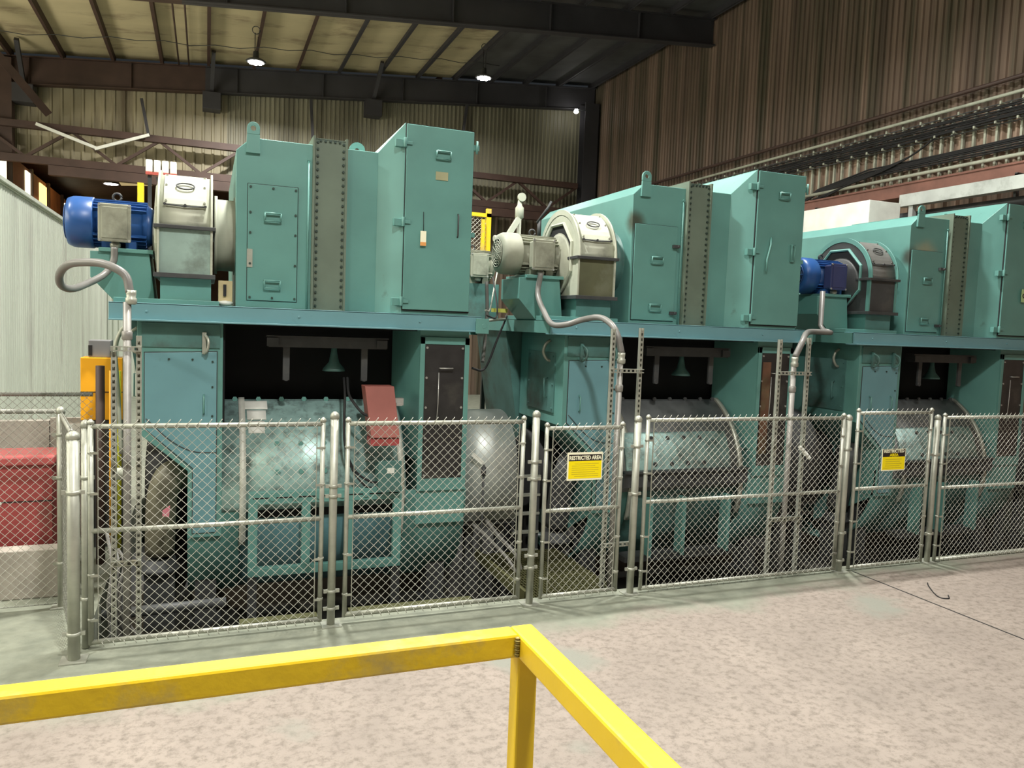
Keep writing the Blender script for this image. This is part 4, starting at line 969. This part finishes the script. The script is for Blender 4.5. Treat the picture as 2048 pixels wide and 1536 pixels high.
hose([(3.1, 8.5, .45), (3.2, 8.3, .30), (3.35, 8.1, .1), (3.38, 8.0, -.2), (3.36, 8.0, -.55)], .022, HOSE, 'hose', 'grey hose curving down into the pit below the galvanised guard', 'hose')
hose([(2.95, 8.55, .4), (3.1, 8.3, .25), (3.28, 8.0, .0), (3.30, 7.9, -.3), (3.28, 7.9, -.56)], .018, HOSE, 'hose', 'thinner grey hose beside the one under the galvanised guard', 'hose')

# grating walkway and pit clutter
t = thing('floor_grating', (3.62, 7.9, -.06), 'yellow green steel grating walkway behind the landscape sign gate', 'grating')
g = MB()
x = 3.06
while x < 4.14: g.box(x, x+.006, 7.12, 8.7, -.06, -.02); x += .035
y = 7.12
while y < 8.7: g.box(3.06, 4.14, y, y+.008, -.045, -.02); y += .075
build('bars', g, GRATE, t)
build('grating_leg', MB().box(3.06, 3.12, 7.2, 7.26, PZ, -.06).box(4.06, 4.12, 7.2, 7.26, PZ, -.06).box(3.06, 3.12, 8.5, 8.56, PZ, -.06).box(4.06, 4.12, 8.5, 8.56, PZ, -.06), DKGREY, t)
build('toe_plate', MB().box(3.04, 3.07, 7.12, 8.7, -.07, .06), GRATE, t)
t = thing('ladder', (3.8, 8.98, PZ), 'short dark step ladder in the dark gap behind the grating', 'ladder')
for x in (3.60, 3.94): build('stile', MB().box(x, x+.04, 8.95, 9.0, PZ, 1.0), DKGREY, t)
for k in range(6): build('rung', MB().box(3.60, 3.98, 8.93, 9.0, -.35+k*.24, -.32+k*.24), GALV, t)
for x0, x1, z0, lb in ((.30, 1.0, -.05, 'grimy olive channel on the pit edge behind the left gate'), (1.3, 2.55, -.04, 'grimy olive channel on the pit edge behind the second gate')):
    tag(build('channel_beam', MB().box(x0, x1, 7.3, 7.42, z0-.06, z0).box(x0+.05, x0+.1, 7.33, 7.39, PZ, z0-.06).box(x1-.1, x1-.05, 7.33, 7.39, PZ, z0-.06), GRATE), lb, 'beam')
tag(build('pit_pipe', MB().tube([(-.9, 8.0, -.1), (.2, 8.0, -.08)], .05, 10).box(-.8, -.75, 7.95, 8.05, PZ, -.12).box(0, .05, 7.95, 8.05, PZ, -.12), DKGREY), 'dark horizontal pipe low in the pit behind the left gate', 'pipe')
random.seed(4)
for k in range(9):
    x = -.8+k*1.5+random.random()*.5; s_ = .08+.08*random.random(); y = 7.6+.3*random.random()
    n = 9; pts = [(x+s_*math.cos(2*PI*q/n)*(1+.3*random.random()), y+s_*.7*math.sin(2*PI*q/n)*(1+.3*random.random())) for q in range(n)]
    tag(build('scrap_lump', MB().prism('Z', pts, PZ, PZ+.06+.06*random.random()), DKGREY), 'dark lump of scrap on the pit floor behind the front fence', 'scrap', 'scrap lumps on the pit floor')
tag(build('pink_rag', MB().prism('Y', [(-.40, .72), (-.34, .70), (-.33, .82), (-.36, .80), (-.40, .77)], 8.42, 8.44), mat('pink_cloth', (.6, .2, .25), .8)), 'small pink cloth by the brown elbow duct at the left machine', 'cloth')

# ------------------------------------------------------------------ far left: curb, red cabinet, shed, yellow cabinet
struct(MB().box(-8.9, -1.18, 8.35, 8.55, 0, .47), CONC, bevel=.01)
t = thing('red_cabinet', (-2.1, 9.0, 0), 'red steel cabinet behind the concrete curb at the far left', 'cabinet')
build('body', MB().box(-3.0, -1.42, 8.75, 9.25, 0, 1.22), RED, t, .01)
build('lid', MB().box(-3.03, -1.39, 8.70, 9.28, 1.22, 1.31), mat('sunlit_red_paint', (.46, .09, .09), .45), t, .02)  # lid in a lighter red than the body
build('seam', MB().box(-3.0, -1.42, 8.742, 8.75, .85, .86), BLACK, t); build('name_plate', MB().box(-1.95, -1.85, 8.738, 8.742, .83, .86), WHITE, t)
sh_z = 4.66
sw = corrugated('Y', 9.9, 28.0, -3.0, 0, sh_z, .16, .03, 1, .45)
struct(sw, SHED, 'wall_shed')
struct(MB().box(-3.08, -2.94, 9.9, 28, sh_z, sh_z+.10).box(-2.94, -2.90, 9.9, 28, sh_z+.02, sh_z+.08), SHED)
struct(corrugated('X', -8.9, -3.0, 9.9, 0, sh_z, .16, .03, -1, .45), SHED, 'wall_shed_front')
rl = corrugated('X', -3.0, -2.0, 28.0, 0, sh_z-.4, .16, .03, -1, .45)
struct(rl, SHED, 'wall_shed_end')
tag(build('barrier', MB().box(-2.9, -1.75, 10.6, 10.75, 0, 1.42).box(-1.74, -1.20, 10.62, 10.7, 0, 1.45), CONC), 'pale concrete barrier panels behind the far chain link panel', 'barrier')
t = thing('notice', (-1.55, 10.58, .95), 'small white and blue notice on the pale barrier', 'notice')
build('sheet', MB().box(-1.62, -1.42, 10.60, 10.62, 1.02, 1.38), WHITE, t); build('print', MB().box(-1.58, -1.50, 10.59, 10.60, 1.08, 1.32), mat('pale_blue_print', (.4, .45, .8), .6), t)
t = thing('yellow_cabinet', (-1.15, 10.1, 0), 'orange yellow steel cabinet at the left behind the brown post', 'cabinet')
build('body', MB().box(-1.335, -.90, 10.0, 10.35, 1.50, 2.22), YEL2, t, .008); build('base', MB().box(-1.32, -.92, 10.02, 10.33, 0, 1.5), DKGREY, t)
build('shelf_line', MB().box(-1.335, -.90, 9.992, 10.0, 1.82, 1.83), BLACK, t)
t = thing('disconnect_box', (-1.13, 10.15, 2.22), 'grey plastic box on top of the yellow cabinet', 'electrical box')
build('body', MB().box(-1.26, -1.03, 10.05, 10.3, 2.22, 2.42), GREY, t, .01); build('notch', MB().box(-1.26, -1.22, 10.045, 10.05, 2.24, 2.36), BLACK, t)
for k, (x, m, lb) in enumerate(((-.98, YEL2, 'orange yellow'), (-.90, mat('lime_yellow_paint', (.65, .70, .05), .5), 'lime yellow'), (-.84, YEL, 'golden yellow'))):
    tag(build('painted_pipe', MB().tube([(x, 9.6, 0), (x, 9.6, 2.10)], .022, 8), m), lb+' upright pipe beside the yellow cabinet', 'pipe')
hose([(-.86, 9.4, 1.2), (-.90, 9.4, 2.0), (-.92, 9.4, 2.35), (-.86, 9.4, 2.55), (-.80, 9.4, 2.60)], .022, CREAM, 'conduit', 'pale bent conduit above the yellow cabinet pipes')
t = thing('pull_rope_valve', (-.72, 8.7, .9), 'small cream valve behind the left gate frame', 'valve')
build('body', MB().lathe((-.78, 7.6, 1.32), [(.03, 0), (.055, .02), (.055, .08), (.03, .10)], 12, 'X'), CREAM, t)
build('stem', MB().cyl((-.66, 7.6, PZ), (-.66, 7.6, 1.36), .018, n=8), DKGREY, t)
# tangled hoses low at left
for k in range(4):
    hose([(-.85+.05*k, 7.9, .75-.1*k), (-.78+.05*k, 7.7, .45), (-.80+.03*k, 7.6, .1), (-.74+.08*k, 7.6, -.3), (-.70+.08*k, 7.65, -.58)], .016, HOSE, 'hose', ['leftmost of the four tangled hoses low behind the left gate', 'second from left of the four tangled hoses low behind the left gate', 'third from left of the four tangled hoses low behind the left gate', 'rightmost of the four tangled hoses low behind the left gate'][k], 'hose')

# pale ducts behind the right machine against the right wall
t = thing('pale_duct', (11.6, 12.0, 0), 'long pale duct box behind the right machine, under the brown ledge', 'duct')
build('duct', MB().box(11.9, 12.7, 11.75, 16.0, 4.9, 5.45).prism('X', [(11.75, 4.9), (11.75, 5.45), (11.65, 5.45), (11.65, 4.9)], 11.9, 12.7), WHITE, t, .01)
build('duct_leg', MB().box(12.2, 12.3, 12.0, 12.1, PZ, 4.9).box(12.2, 12.3, 13.8, 13.9, 0, 4.9), DKGREY, t)
tag(build('pale_beam', MB().box(13.25, 13.45, 8.0, 12.2, 5.50, 5.74).box(13.3, 13.4, 8.6, 8.7, PZ, 5.5).box(13.3, 13.4, 11.9, 12.0, PZ, 5.5), GALVB), 'pale beam running to the right edge above the right machine', 'beam')
t = thing('dark_header_pipe', (13.6, 12.0, 0), 'dark thick pipe below the brown ledge on the right wall', 'pipe')
build('pipe', MB().cyl((13.7, 7.5, 5.36), (13.7, 20, 5.36), .09, n=16), DKGREY, t); build('hanger', MB().box(13.66, 13.74, 10, 10.05, 5.42, 5.86).box(13.66, 13.74, 15, 15.05, 5.42, 5.86).box(13.66, 14.1, 10, 10.05, 5.82, 5.88).box(13.66, 14.1, 15, 15.05, 5.82, 5.88), DKGREY, t)

# ------------------------------------------------------------------ yellow guard rail
t = thing('guard_rail', (.635, 1.475, 0), 'yellow square tube guard rail turning a corner in the foreground', 'railing')
rl = MB().box(-2.2, .61, 1.45, 1.50, 2.068, 2.12); build('rail', rl, YEL, t, .006)
build('rail', MB().box(.61, .66, -1.6, 1.50, 2.068, 2.12), YEL, t, .006)
build('post', MB().box(.612, .658, 1.452, 1.498, 0, 2.07), YEL, t, .005)
build('post', MB().box(.612, .658, -1.55, -1.50, 0, 2.07), YEL, t, .005)
build('post', MB().box(-2.15, -2.10, 1.452, 1.498, 0, 2.07), YEL, t, .005)
wl = MB()
for k in range(9): wl.lathe((.607, 1.446, 2.072+k*.0048), [(.001, 0), (.006+.002*(k % 2), .002), (.006, .004), (.001, .006)], 7)
build('weld_bead', wl, mat('weld_metal', (.35, .28, .08), .5, .3), t)
